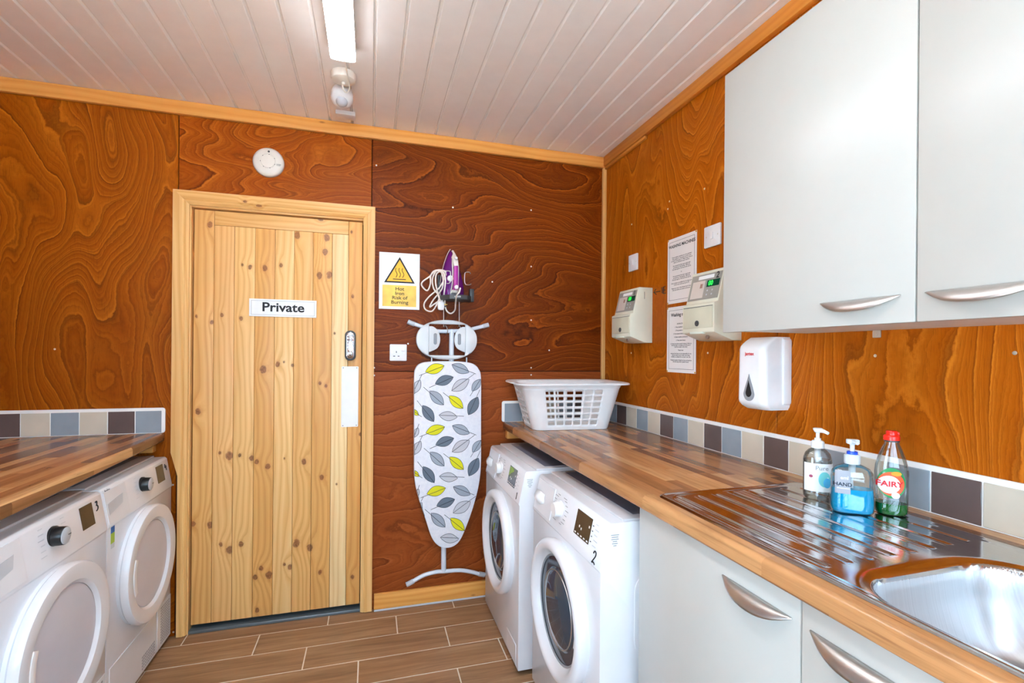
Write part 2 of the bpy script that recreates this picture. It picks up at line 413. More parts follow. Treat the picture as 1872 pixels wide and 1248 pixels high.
# floor
mb = MB(); mb.box(ROOM_X0-.15, .15, ROOM_Y0-.15, .15, -.10, -.0012); floor = structure(obj('floor', mb, m_grout))
rowp, tl = .1635, .6265
JOINT = {0: -1.525, 1: -1.825, 2: -1.600, 3: -1.373, 4: -.968, 5: -1.26, 6: -1.66, 7: -1.45}
tile_cache = {}
for r in range(0, 24):
    y1 = .075 if r == 0 else -.0885-(r-1)*rowp; y0 = -.0885-r*rowp
    if y0 < ROOM_Y0: y0 = ROOM_Y0
    j = JOINT.get(r, -1.2-.37*((r*7) % 5))
    k0 = math.floor((ROOM_X0-j)/tl)
    for k in range(k0, k0+7):
        a, b = max(j+k*tl, ROOM_X0), min(j+(k+1)*tl, 0)
        if b-a < .03: continue
        key = (round(b-a, 3), round(y1-y0, 3))
        if key not in tile_cache:
            t = MB(); t.box(-(b-a)/2+.0026, (b-a)/2-.0026, -(y1-y0)/2+.0026, (y1-y0)/2-.0026, -.006, 0, .0008, 1); me = finish(t, 'tile'); me.materials.append(m_floor); tile_cache[key] = me
        o = bpy.data.objects.new('tile', tile_cache[key]); COL.objects.link(o); o.parent = floor; o.location = ((a+b)/2, (y0+y1)/2, 0)
# unseen outside ground, made pale to bounce sunlight up to the ceiling
mb = MB(); mb.box(-9, 6, -14, ROOM_Y0-.16, -.2, -.12); structure(obj('ground', mb, plain('pale_paving', (186, 186, 184), .8)))
mb = MB(); mb.box(-12, ROOM_X0-.16, ROOM_Y0-.16, 4, -.2, -.12); structure(obj('ground', mb, plain('pale_paving', (186, 186, 184), .8)))

mb = MB(); mb.box(.16, 9, ROOM_Y0-.16, 4, -.2, -.12); structure(obj('ground', mb, plain('pale_paving', (186, 186, 184), .8)))
DX0, DX1, DTOP = -2.150, -1.372, 2.018       # door opening
m_backer = plain('dark_wall_backing', (50, 30, 18), .9)
mb = MB()
mb.box(ROOM_X0-.15, DX0-.03, .014, .14, 0, 2.6); mb.box(DX1+.03, .15, .014, .14, 0, 2.6); mb.box(DX0-.03, DX1+.03, .014, .14, DTOP+.03, 2.6)
wall_back = structure(obj('wall_back', mb, m_backer))
def panel(parent, x0, x1, y0, y1, z0, z1, mat):
    t = MB(); t.box(x0, x1, y0, y1, z0, z1, .0015, 1); return obj('plywood_panel', t, mat, parent)
panel(wall_back, ROOM_X0, -2.2065, 0, .013, .002, CEIL, m_plyL)
panel(wall_back, -2.2035, -1.3365, 0, .013, 2.04, CEIL, m_plyT)
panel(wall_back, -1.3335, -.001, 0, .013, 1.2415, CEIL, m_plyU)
panel(wall_back, -1.3335, -.001, 0, .013, .002, 1.238, m_plyD)
y0, y1, z0, z1 = WIN_RIGHT
mb = MB()
for b in ((ROOM_Y0-.15, y0, 0, 2.6), (y1, .014, 0, 2.6), (y0, y1, 0, z0), (y0, y1, z1, 2.6)): mb.box(.014, .14, b[0], b[1], b[2], b[3])
wall_right = structure(obj('wall_right', mb, m_backer))
for a, b in ((0, -1.2845), (-1.2875, -2.505)): panel(wall_right, 0, .013, b, a, .002, CEIL, m_plyR)
for a, b, c, d in ((-2.508, y1, .002, CEIL), (y1, y0, .002, z0), (y1, y0, z1, CEIL), (y0, ROOM_Y0, .002, CEIL)): panel(wall_right, 0, .013, b, a, c, d, m_plyR)
def side_window(name, x, sgn, y0, y1, z0, z1):
    win = bpy.data.objects.new(name, None); COL.objects.link(win); structure(win); win.location = (x, (y0+y1)/2, z0)
    hw = (y1-y0)/2; hh = z1-z0
    mb = MB()
    for b in ((-hw, hw, 0, .05), (-hw, hw, hh-.05, hh), (-hw, -hw+.05, 0.0501, hh-.0501), (hw-.05, hw, .0501, hh-.0501), (-.025, .025, .0501, hh-.0501)): mb.box(min(sgn*.09, sgn*.03), max(sgn*.09, sgn*.03), b[0], b[1], b[2], b[3])
    obj('window_frame', mb, m_white, win)
    for a, b in ((-hw+.05, -.025), (.025, hw-.05)):
        mb = MB(); mb.box(sgn*.061-.002, sgn*.061+.002, a, b, .05, hh-.05); obj('pane', mb, m_winglass, win)
side_window('added_window_1', .013, 1, y0, y1, z0, z1)  # window added out of view for daylight on the dryers
# left wall with a glazed door added for its daylight
y0, y1, z0, z1 = WIN_LEFT
mb = MB()
for b in ((ROOM_Y0-.15, y0, 0, 2.6), (y1, .014, 0, 2.6), (y0, y1, 0, z0), (y0, y1, z1, 2.6)): mb.box(ROOM_X0-.12, ROOM_X0, b[0], b[1], b[2], b[3])
m_plyS = ply('plywood_side_wall', False, 1, (86, 36, 8), (148, 76, 18), (182, 104, 34), 21.0, 6.2, .8)
wall_left = structure(obj('wall_left', mb, m_plyS))
side_window('added_door_2', ROOM_X0, -1, y0, y1, z0, z1)
# rear wall with a window
x0, x1, z0, z1 = WIN_REAR
mb = MB()
for b in ((ROOM_X0-.12, x0, 0, 2.6), (x1, .014, 0, 2.6), (x0, x1, z1, 2.6), (x0, x1, 0, z0)): mb.box(b[0], b[1], ROOM_Y0-.12, ROOM_Y0, b[2], b[3])
m_plyB = ply('plywood_rear_wall', False, 0, (86, 36, 8), (148, 76, 18), (182, 104, 34), 25.0, 6.2, .8)
structure(obj('wall_rear', mb, m_plyB))
side_window('window_2', ROOM_Y0, -1, x0, x1, z0, z1)
o = bpy.data.objects['window_2']; o.rotation_euler = (0, 0, PI/2); o.location = ((x0+x1)/2, ROOM_Y0, z0)
# ceiling: pvc boards
mb = MB(); mb.box(ROOM_X0-.15, .15, ROOM_Y0-.15, .15, CEIL+.012, CEIL+.10); ceiling = structure(obj('ceiling', mb, m_pvc))
bp_, b0 = .1054, -.1679
edges = [0.0] + [b0-i*bp_ for i in range(-1, 27) if b0-i*bp_ > ROOM_X0] + [ROOM_X0]
for a, b in zip(edges[:-1], edges[1:]):
    wd = a-b
    pr = [(-wd/2, CEIL+.011), (-wd/2, CEIL+.009), (-wd/2+.003, CEIL+.008), (-wd/2+.006, CEIL+.001), (-wd/2+.0075, CEIL), (wd/2-.0075, CEIL), (wd/2-.006, CEIL+.001), (wd/2-.003, CEIL+.008), (wd/2, CEIL+.009), (wd/2, CEIL+.011)]
    pr = [((a+b)/2+p[0]*.999, p[1]) for p in pr]
    t = MB(); t.prism(pr, 'y', ROOM_Y0, -.001); obj('ceiling_board', finish(t, 'ceiling_board', True, .12), m_pvc, ceiling)
# trims
mb = MB(); mb.box(ROOM_X0, -.001, -.022, -.0005, 2.442, CEIL-.001, .003); structure(obj('trim_1', mb, m_pineX))
mb = MB(); mb.box(-.024, -.0005, ROOM_Y0, -.023, 2.446, CEIL-.001, .003); mb.box(-.016, -.0005, -.46, -.023, 2.430, 2.4455, .003); structure(obj('trim_2', mb, m_pineY))
mb = MB(); mb.box(-.022, -.0005, -.022, -.0005, 1.072, 2.4415, .003); structure(obj('trim_3', mb, m_pineZ))
mb = MB(); mb.box(-1.306, -.002, -.018, -.0005, .004, .087, .003); bb = structure(obj('baseboard_back', mb, m_pineX))
mb = MB(); mb.box(-1.306, -.002, -.026, -.0185, .0005, .010, .003); obj('sealant', mb, m_lgrey, bb)

# fixing screws in the plywood
sm = MB(); sm.lathe([(.0045, 0), (.004, .0012), (.0015, .0018), (.0006, .0018)], ax='y', n=10); sme = finish(sm, 'screw'); sme.materials.append(m_steelscrew)
for px, py in ((828, 379), (971, 384), (971, 487), (900, 515), (971, 585), (971, 672), (971, 685), (688, 302), (684, 672), (684, 686), (746, 628), (316, 886), (316, 1002), (317, 1155), (100, 638), (1004, 640)):
    q = P(px, py, 'y', -.0003); o = bpy.data.objects.new('screw', sme); COL.objects.link(o); o.parent = wall_back; o.location = q
for px, py in ((1155, 410), (1154, 645), (1294, 645), (1600, 650), (1855, 645), (1224, 368), (1221, 382), (1288, 345)):
    q = P(px, py, 'x', -.0003); o = bpy.data.objects.new('screw', sme); COL.objects.link(o); o.parent = wall_right; o.location = q; o.rotation_euler = (0, 0, RIGHT)
# handwritten arrow on the right wall
mb = MB()
def stroke(mb, pts, wd=.0022, ax='x', val=-.0006):
    mb.tube([P(a, b, ax, val) for a, b in pts], wd, 5)
stroke(mb, [(1195, 534.5), (1207, 532)]); stroke(mb, [(1199, 528.5), (1195, 534.5), (1200, 538)]); stroke(mb, [(1210, 525), (1211, 536)])
stroke(mb, [(1216.5, 523), (1213, 524), (1213, 537), (1217, 535.5)]); stroke(mb, [(1213, 530.5), (1216, 529.5)])
o = obj('handwritten_arrow', mb, m_ink, wall_right, 'black marker arrow and characters')

# ------------------------------------------------------------------ door
door = bpy.data.objects.new('door_1', None); COL.objects.link(door); structure(door); door.location = (0, 0, 0)
K = []
for kx, ky, r in ((336, 84, 14), (48, 270, 11), (145, 452, 6), (186, 465, 15), (232, 463, 7), (286, 475, 10), (308, 491, 9), (357, 512, 10), (517, 491, 11), (595, 560, 10), (430, 477, 4), (660, 590, 4),
                  (102, 771, 12), (28, 765, 9), (150, 856, 8), (188, 880, 14), (239, 854, 10), (483, 850, 15), (543, 870, 13), (327, 960, 9), (362, 990, 14), (430, 943, 6), (455, 955, 10), (587, 978, 9), (730, 999, 9),
                  (587, 145, 7), (613, 157, 7), (400, 62, 10), (428, 52, 4), (466, 66, 6), (302, 1000, 10), (765, 370, 7), (310, 1145, 9)):
    q = P(340+kx*.4167, 640+ky*.4167, 'y', 0); rr = r*.4167*.00262; K.append((q.x, q.z, rr, rr*1.35))
for kx, ky, r in ((762, 662, 18), (590, 637, 9), (648, 655, 14), (345, 330, 18), (1010, 410, 22), (1235, 430, 22), (1225, 540, 20), (1180, 720, 22), (1255, 715, 22), (1425, 387, 10), (1433, 878, 12), (432, 1020, 12), (580, 1047, 13), (355, 1075, 12), (238, 1030, 10), (885, 640, 13), (1295, 1160, 8)):
    q = P(300+kx*.2404, 330+ky*.2404, 'y', 0); rr = r*.2404*.00262; K.append((q.x, q.z, rr, rr*1.45))
bounds = [-2.143, -2.058, -1.971, -1.8805, -1.7915, -1.7035, -1.616, -1.5255, -1.4465, -1.378]
tones = [((228, 180, 114), (210, 156, 88)), ((238, 194, 130), (222, 170, 104)), ((240, 198, 132), (224, 174, 106)), ((232, 182, 112), (214, 160, 90)), ((242, 204, 142), (228, 180, 112)),
         ((236, 190, 124), (218, 166, 96)), ((232, 182, 112), (214, 160, 90)), ((248, 220, 168), (238, 202, 144)), ((230, 180, 110), (212, 156, 86))]
for i in range(9):
    a, b = bounds[i], bounds[i+1]
    ks = [k for k in K if a-.004 < k[0] < b+.004]
    mt = pine('pine_door_board', 2, ks, seed=i*3.1+.4, light=tones[i][0], mid=tones[i][1], dark=(164, 96, 40), rnd=False)
    top = 1.943 if 1 <= i <= 7 else 2.012
    t = MB(); t.box(a+.0006, b-.0006, .012, .045, .036, top, .0022, 2); obj('door_board', t, mt, door)
q = P(300+1190*.2404, 330+293*.2404, 'y', 0)
mt = pine('pine_door_rail', 0, [(q.x, q.z, .012, .007)], seed=9.0, light=(234, 192, 126), mid=(220, 168, 98), rnd=False)
t = MB(); t.box(bounds[1]+.0006, bounds[8]-.0006, .012, .045, 1.9442, 2.012, .0022, 2); obj('door_rail', t, mt, door)
# lining and architrave
m_arch = pine('pine_architrave', 2, (), seed=2.2, light=(238, 198, 134), mid=(222, 172, 104), auto=.06)
m_archh = pine('pine_architrave_head', 0, [(-1.92, 2.06, .010, .007), (-1.86, 2.045, .012, .006)], seed=4.2, light=(236, 194, 128), mid=(218, 166, 96), rnd=False)
mb = MB(); mb.box(DX0-.029, DX0, -.001, .13, 0, DTOP+.029, .001); obj('door_lining', mb, m_arch, door)
mb = MB(); mb.box(DX1, DX1+.029, -.001, .13, 0, DTOP+.029, .001); obj('door_lining', mb, m_arch, door)
mb = MB(); mb.box(DX0+.0005, DX1-.0005, -.001, .13, DTOP, DTOP+.029, .001); obj('door_lining', mb, m_archh, door)
OX0, OX1, OT = -2.221, -1.3165, 2.090
IX0, IX1, IT = -2.156, -1.3745, 2.026
def arch_profile(o0, o1):      # (across outward->inward, depth)
    wd = o1-o0; return [(0, 0), (0, .018), (.60, .020), (.70, .015), (.80, .017), (.90, .013), (1, .009), (1, 0)]
prof = arch_profile(0, 1)
def arch(pts_o, pts_i):        # loft from one end to the other, outer and inner line given
    rings = []
    for o_, i_ in zip(pts_o, pts_i):
        rings.append([(o_[0]+(i_[0]-o_[0])*u, -.0012-d, o_[1]+(i_[1]-o_[1])*u) for u, d in prof])
    t = MB(); t.loft(rings); return t
# left leg has its outer edge planed away below the worktop
obj('architrave', arch([(OX0, OT), (OX0, .865), (-2.193, .756), (-2.193, .003)], [(IX0, IT), (IX0, .865), (IX0, .756), (IX0, .003)]), m_arch, door)
obj('architrave', arch([(OX1, OT), (OX1, .003)], [(IX1, IT), (IX1, .003)]), m_arch, door)
obj('architrave', arch([(OX0+.0008, OT), (OX1-.0008, OT)], [(IX0+.0008, IT), (IX1-.0008, IT)]), m_archh, door)
mb = MB(); mb.box(DX0+.001, DX1-.001, -.004, .075, .0005, .016, .003); obj('threshold', mb, plain('grey_threshold_metal', (120, 132, 140), .35, .6), door)
mb = MB(); mb.box(DX0-.029, DX1+.029, .09, .13, 0.001, DTOP, 0); obj('door_backing', mb, m_backer, door)
# keypad lock
q0 = P(640.5, 631.5, 'y', .0)
mb = MB(); mb.prism([(q0.x+a, q0.z+b) for a, b in rrect(.027, .077, .025)], 'y', .012, -.008, .004); lk = obj('keypad_lock', mb, m_dkgrey, door, 'silver push button door lock')
mb = MB(); mb.prism([(q0.x+a, q0.z+b) for a, b in rrect(.0195, .068, .019)], 'y', -.0075, -.014, .002); obj('lock_plate', mb, m_mirror, lk)
for c in range(3):
    for r in range(5):
        mb = MB(); mb.lathe([(.0042, 0), (.0042, .004), (.003, .005)], (q0.x-.011+c*.011, -.0138, q0.z+.052-r*.0155), 'y', 10); obj('lock_button', mb, m_white, lk)
mb = MB(); mb.lathe([(.013, 0), (.014, .016), (.012, .022), (.006, .024)], (q0.x, -.0138, q0.z-.040), 'y', 20, 1.0, 1.35); obj('lock_knob', mb, m_mirror, lk)
a = P(624.5, 669.5, 'y', .01); b = P(654.5, 779.5, 'y', .01)
mb = MB(); mb.prism([((a.x+b.x)/2+u, (a.z+b.z)/2+v) for u, v in rrect((b.x-a.x)/2, (a.z-b.z)/2, .004, 3)], 'y', .0115, .0085, .0008, 1); pp = obj('push_plate', mb, m_sign, door, 'plain white push plate')
for sx in (-.033, .033):
    for sz in (-.148, .148):
        mb = MB(); mb.lathe([(.003, 0), (.0025, .001), (.0008, .0012)], ((a.x+b.x)/2+sx, .0085, (a.z+b.z)/2+sz), 'y', 8); obj('screw', mb, m_midgrey, pp)

# ------------------------------------------------------------------ signs
a = P(456, 545, 'y', .012); b = P(578.5, 582, 'y', .012)
cx, cz, hx, hz = (a.x+b.x)/2, (a.z+b.z)/2+.001, (b.x-a.x)/2, (a.z-b.z)/2-.002
s = thing('private_sign', 'white rectangular sign reading Private on the pine door', 'sign', (cx, .0095, cz))
mb = MB(); mb.box(-hx, hx, -.003, .002, -hz, hz, .0008, 1); obj('sign_board', mb, m_sign, s)
mb = MB()
def frame(mb, hx, hz, t, y):
    mb.box(-hx, hx, y-.0003, y, hz-t, hz); mb.box(-hx, hx, y-.0003, y, -hz, -hz+t); mb.box(-hx, -hx+t, y-.0003, y, -hz+t, hz-t); mb.box(hx-t, hx, y-.0003, y, -hz+t, hz-t)
frame(mb, hx-.009, hz-.008, .0012, -.0031); obj('sign_border', mb, m_midgrey, s)
mb = MB(); mb.text('Private', 0, .002, .062, -.0034, bold=.022, sx=1.12); obj('lettering', mb, m_ink, s)

a = P(693, 460.5, 'y', 0); b = P(767, 566, 'y', 0)
cx, cz = (a.x+b.x)/2, (a.z+b.z)/2
s = thing('hot_iron_sign', 'white and yellow hot iron warning sign beside the door frame', 'sign', (cx, -.0006, cz))
hx, hz = .104, .148
mb = MB(); mb.box(-hx, hx, -.0025, 0, -hz, hz, .0006, 1); obj('sign_board', mb, m_sign, s)
def tri(mb, cx, cz, R, y, th=.0004):
    pts = [(cx+R*math.cos(a), cz+R*math.sin(a)) for a in (PI/2, PI/2+2*PI/3, PI/2+4*PI/3)]; mb.prism(pts, 'y', y, y-th)
mb = MB(); tri(mb, 0, .036, .091, -.0026); obj('triangle_border', mb, m_ink, s)
mb = MB(); tri(mb, 0, .036, .076, -.0031); obj('triangle', mb, m_yellow, s)
mb = MB()
for k in (-.017, 0, .017):
    mb.tube([(k+.0045*math.sin(t*.55), -.0037, .022+t*.0042) for t in range(-1, 12)], .0016, 5)
mb.box(-.034, .032, -.0042, -.0035, .0075, .0115); obj('heat_symbol', mb, m_ink, s)
mb = MB(); mb.box(-.087, .087, -.0031, -.0026, -.134, -.022); obj('print_panel', mb, m_pebble, s)
mb = MB(); mb.text('Hot\nIron\nRisk of\nBurning', .001, -.077, .0255, -.0034, bold=.012, spacing=.92, sx=1.12); obj('lettering', mb, m_ink, s)

# ------------------------------------------------------------------ splashback tiles
TS, TP = .1000, .1056
TZ = .958
TM = {'u': m_tileblue, 'n': m_tilebrown, 'e': m_tilebeige}
def splash(name, label, loc, rotz, seq, length, start, lend, rend, group=None):
    """local: wall at y=0, facing -y, x to the right; tiles run from start to the right; lend/rend = round white end"""
    s = thing(name, label, 'splashback', loc, rotz, group)
    t = MB(); pts = rrect((length)/2, .0585, .012, 4, length/2, .0575)
    if not lend: pts = [(max(p[0], 0) if p[0] > .02 else 0 if p[0] < .013 else p[0], p[1]) for p in pts]
    t.prism([(p[0], p[1]) for p in pts], 'y', -.0003, -.0075, .002, 2); obj('grout_bed', t, m_whitegrout, s)
    for i, k in enumerate(seq):
        x0 = start+i*TP+.0018; x1 = start+(i+1)*TP-.0018
        x0 = max(x0, .001); x1 = min(x1, length-.001)
        if x1-x0 < .01: continue
        t = MB(); t.box(x0, x1, -.0095, -.004, .002, .002+TS, .0012, 1); obj('tile', t, TM[k], s)
    return s
# left of the door, on the back wall (x to the right)
Lx0 = -2.949; n = 7
splash('tile_splashback', 'brown, beige and blue tile splashback ending left of the pine door', (Lx0, 0, TZ), 0, 'uneuenu', -2.248-Lx0, (-2.2605-TP*7)-Lx0, False, True)
# back wall behind the basket
splash('tile_splashback', 'short tile splashback on the back wall behind the laundry basket', (-.627, 0, TZ), 0, 'uneune', .625, .014, True, False)
# right wall: local x = -world y
# index -7.. ; boundary 0 sits at y=-.71
seq = 'e' + 'u' + 'n' + 'e' + 'u' + 'e' + 'n' + 'uenuen' + 'eueu' + 'neuneuneuneuneu'
splash('tile_splashback', 'long tile splashback along the right wall behind sink and bottles', (0, -.010, TZ), RIGHT, seq, 2.49, .70-7*TP, False, False)

# ------------------------------------------------------------------ worktops
WZ = .9565; WT = .040
def wt_profile(x_back, x_front, s):          # s=-1: front towards -x ; s=+1: front towards +x
    r = .014; pts = [(x_back, WZ-WT), (x_back, WZ)]
    for i in range(7):
        a = PI/2*i/6; pts.append((x_front-s*r+s*r*math.sin(a), WZ-r+r*math.cos(a)))
    r2 = .006
    for i in range(4):
        a = PI/2*i/3; pts.append((x_front-s*r2+s*r2*math.cos(a), WZ-WT+r2-r2*math.sin(a)))
    return pts
SK = (-.583, -.078, -2.455, -1.456)          # sink plate x0,x1,y0,y1
mb = MB()
pf = wt_profile(-.0005, -.618, -1)
mb.prism(pf, 'y', -.0012, -1.96)
mb.prism([p if p[0] < -.575 else (-.575, p[1]) for p in pf if True][1:] + [(-.575, WZ-WT)], 'y', -1.96, -2.36)
mb.box(-.165, -.0005, -2.36, -1.96, WZ-WT, WZ)
mb.prism(pf, 'y', -2.36, -2.50)
o = tag(obj('worktop', mb, m_worktop), 'wood block worktop on the right, carrying basket and sink', 'worktop')
mb = MB()
pl = wt_profile(-2.948, -2.252, 1); pl2 = wt_profile(-2.948, -2.148, 1)
mb.loft([[(p[0], -.0012, p[1]) for p in pl], [(p[0], -2.3, p[1]) for p in pl2]])
o = tag(obj('worktop', mb, m_worktop), 'wood block worktop on the left, above the two tumble dryers', 'worktop')
mb = MB(); mb.box(-.604, -.03, -.040, -.0005, .868, WZ-WT-.0005, .002); tag(obj('bearer_batten', mb, m_pineX), 'pine batten on back wall supporting the right worktop end', 'batten')
mb = MB(); mb.box(-2.94, -2.285, -.040, -.0005, .872, WZ-WT-.0005, .002); tag(obj('bearer_batten', mb, m_pineX), 'pine batten on back wall supporting the left worktop end', 'batten')

mb = MB(); mb.box(-2.9495, -2.905, -2.295, -.045, .872, WZ-WT-.0005, .002); tag(obj('bearer_batten', mb, m_pineY), 'pine batten along the left wall supporting the left worktop', 'batten')
mb = MB(); mb.box(-2.290, -2.245, -2.270, -2.225, .001, WZ-WT-.0005, .003); tag(obj('support_post', mb, m_pineZ), 'square pine post under the near end of the left worktop', 'post')

# ------------------------------------------------------------------ washing machines and dryers
def disc(mb, cx, cz, r, y, th=.0006, n=24): mb.lathe([(r, 0), (r, th)], (cx, y, cz), 'y', n)
def feet(t, W, D):
    for fx in (-W/2+.05, W/2-.05):
        for fy in (.05, D-.05):
            mb = MB(); mb.lathe([(.018, 0), (.020, .004), (.016, .010), (.010, .014), (.010, .030)], (fx, fy, 0.0005), 'z', 14); obj('foot', mb, m_black, t)
def casing(t, W, D, H, slope):
    prof = [(0, .022), (0, H-.145), (-.004, H-.140), (slope, H-.012), (slope+.008, H-.004), (D, H-.004), (D, .022)]
    mb = MB(); mb.prism(prof, 'x', -W/2, W/2, .006, 2); obj('casing', mb, m_enamel, t)
    mb = MB(); mb.prism([(-W/2+.004, slope+.05), (W/2-.004, slope+.05), (W/2-.004, D-.005), (-W/2+.004, D-.005)], 'z', H-.0045, H+.004, .003, 2); obj('lid', mb, m_enamelgrey, t)
    mb = MB(); mb.box(-W/2+.035, W/2-.035, slope+.10, D-.04, H+.0035, H+.0048, .0006, 1); obj('lid_inset', mb, m_topdark, t)
def pan(H, slope, z):          # y of the control panel surface at height z
    a, b = (-.004, H-.140), (slope, H-.012)
    return a[0]+(b[0]-a[0])*(z-a[1])/(b[1]-a[1])
def onpan(mb, H, slope, pts, off, th):       # flat piece following the slanted panel
    A = [(p[0], pan(H, slope, p[1])-off, p[1]) for p in pts]; B = [(p[0], pan(H, slope, p[1])-off-th, p[1]) for p in pts]
    mb.loft([A, B])
NUM = {'1': [[(-.2, .6), (0, .9), (0, -.9)]], '2': [[(-.45, .5), (-.2, .9), (.3, .8), (.35, .35), (-.1, -.3), (-.5, -.85), (0, -.7), (.5, -.9)]],
       '3': [[(-.35, .85), (.3, .95), (.1, .3), (-.1, .15), (.3, .05), (.35, -.4), (0, -.8), (-.45, -.9)]], '4': [[(-.2, .9), (-.45, .1), (-.35, -.05), (.5, .05)], [(.3, .5), (.25, -.9)]]}
def number(t, H, slope, ch, x, z, s):
    mb = MB()
    for st in NUM[ch]:
        pts = spline([(x+p[0]*s, 0, z+p[1]*s) for p in st], 4); pts = [(p.x, pan(H, slope, p.z)-.0006, p.z) for p in pts]; mb.tube(pts, .0022, 5)
    obj('handwritten_number', mb, m_ink, t, 'handwritten black number '+ch)
def logo(t, H, slope, x, z, size):
    mb = MB(); mb.text('beko', x, z, size, 0, bold=.02, f=lambda a, b: (x+a, pan(H, slope, z+b)-.0006, z+b)); obj('logo', mb, m_ink, t)
def washer(label, loc, ch, lime):
    W, D, H, slope = .60, .56, .853, .024
    t = thing('washing_machine', label, 'washing machine', loc, RIGHT, 'washing machines under the right worktop'); feet(t, W, D); casing(t, W, D, H, slope)
    # seam lines of the side panel, with pressed recesses
    for z0, z1 in ((.44, .70), (.10, .36)):
        mb = MB(); pts = [(a, b) for a, b in rrect(.19, (z1-z0)/2, .06, 6, .30, (z0+z1)/2)]
        mb.prism(pts, 'x', W/2-.001, W/2+.0025, .002, 2); obj('side_pressing', mb, m_enamel, t)
    # detergent drawer with grip
    mb = MB(); onpan(mb, H, slope, [(-.285, H-.128), (-.11, H-.128), (-.11, H-.014), (-.285, H-.014)], -.002, .005); dr = obj('detergent_drawer', mb, m_enamel, t)
    mb = MB()
    rg = []
    for k in range(9):
        a = k/8*PI; rg.append([(-.272, pan(H, slope, H-.08)-.002-.014*math.sin(a), H-.105+.05*k/8), (-.235, pan(H, slope, H-.08)-.002-.022*math.sin(a), H-.108+.056*k/8), (-.190, pan(H, slope, H-.08)-.002-.004*math.sin(a), H-.105+.05*k/8)])
    mb.loft(rg, False, False); mo = obj('drawer_grip', mb, m_white, dr); mo.modifiers.new('thick', 'SOLIDIFY').thickness = .003
    # knob
    kx, kz = -.045, H-.066
    mb = MB(); yk = pan(H, slope, kz); mb.lathe([(.031, -.004), (.031, .004), (.027, .006), (.0255, .022), (.023, .0255), (.012, .026)], (kx, yk, kz), 'y', 32); obj('knob', mb, m_white, t)
    mb = MB()
    for k in range(18):
        a = 2*PI*(k+.5)/18; x, z = kx+.046*math.cos(a), kz+.046*math.sin(a)
        L = .02 if k % 3 else .028; s = 1 if math.cos(a) > 0 else -1
        if abs(math.cos(a)) < .3: continue
        onpan(mb, H, slope, [(x, z-.0012), (x+s*L, z-.0012), (x+s*L, z+.0012), (x, z+.0012)], .0003, .0003)
    obj('programme_print', mb, m_midgrey, t)
    # display
    dx0, dx1, dz0, dz1 = .095, .205, H-.098, H-.022
    mb = MB(); onpan(mb, H, slope, [(dx0, dz0), (dx1, dz0), (dx1, dz1), (dx0, dz1)], -.001, .0022); d = obj('display', mb, m_screengrey if lime else m_screen, t)
    mb = MB()
    for k in range(5): onpan(mb, H, slope, [(dx0+.006+k*.022, dz0+.004), (dx0+.017+k*.022, dz0+.004), (dx0+.017+k*.022, dz0+.008), (dx0+.006+k*.022, dz0+.008)], .0012, .0004)
    for x, z in ((.03, .03), (.045, .026), (.095, .048)): onpan(mb, H, slope, [(dx0+x, dz0+z-.003), (dx0+x+.006, dz0+z-.003), (dx0+x+.006, dz0+z+.004), (dx0+x, dz0+z+.004)], .0012, .0004)
    obj('display_symbols', mb, m_paper, d)
    if lime:
        mb = MB(); onpan(mb, H, slope, [(dx0+.004, dz0+.032), (dx0+.03, dz0+.046), (dx0+.066, dz1-.014), (dx0+.05, dz1-.003), (dx0+.004, dz1-.003)], .0012, .0004); obj('display_reflection', mb, m_lime, d, 'painted lime green reflection patch')  # lime reflection on the display, painted as a flat patch
    mb = MB()
    for k in range(4):
        z = dz1-.016-k*.0155; onpan(mb, H, slope, [(.212, z-.0014), (.219, z-.0014), (.219, z+.0014), (.212, z+.0014)], .0003, .0005)
    obj('indicator_marks', mb, m_ink, t)
    mb = MB()
    for k in range(5):
        z = dz1-.006-k*.0155; L = (.016, .024, .02, .026, .022)[k]; onpan(mb, H, slope, [(.230, z-.0012), (.230+L, z-.0012), (.230+L, z+.0012), (.230, z+.0012)], .0003, .0004)
    obj('option_print', mb, m_lgrey, t)
    number(t, H, slope, ch, .257, H-.116, .019 if not lime else .014); logo(t, H, slope, -.255, H-.020, .018)
    # sticker on the near side
    mb = MB()
    for k in range(6):
        L = (.026, .022, .024, .014, .018, .010)[k]; z = .815-k*.0062; mb.box(W/2-.0005, W/2+.0006, .045-L/2, .045+L/2, z-.0011, z+.0011)
    obj('warning_print', mb, m_midgrey, t)
    # bottom flap outline
    mb = MB(); mb.box(.13, .27, -.0022, .001, .03, .115, .0015, 1); obj('filter_flap', mb, m_enamel, t)
    # door
    cx, cz = 0.004, .460
    KR = 1.035
    def KS(pr): return [(r_*KR, h_) for r_, h_ in pr]
    dd = obj('door', MB().lathe(KS([(.222, -.006), (.222, .004), (.2245, .012), (.224, .026), (.219, .035), (.209, .040), (.198, .041), (.188, .036), (.178, .022), (.172, .013), (.168, .012)]), (cx, 0, cz), 'y', 72, cap=False), m_enamel, t)
    obj('door_seal', MB().lathe(KS([(.1705, .008), (.1705, .014), (.1655, .015), (.1635, .011)]), (cx, 0, cz), 'y', 64, cap=False), m_midgrey, dd)
    obj('door_glass', MB().lathe(KS([(.168, .010), (.163, .010), (.156, .006), (.150, -.002), (.138, .002), (.128, .012), (.105, .022), (.075, .029), (.04, .033), (.015, .034), (.002, .034)]), (cx, 0, cz), 'y', 64), m_glassdk, dd)
    mb = MB()
    mb.lathe(KS([(.1235, .0135), (.1225, .0165), (.1205, .0165), (.120, .0155)]), (cx, 0, cz), 'y', 64, cap=False); obj('glass_rim', mb, m_chrome, dd)
    mb = MB(); pts = []
    for sgn, R in ((1, .1800), (-1, .155)):
        for k in range(9):
            a = (-.32+.64*k/8)*sgn; pts.append((cx+R*math.cos(a), cz+R*math.sin(a)))
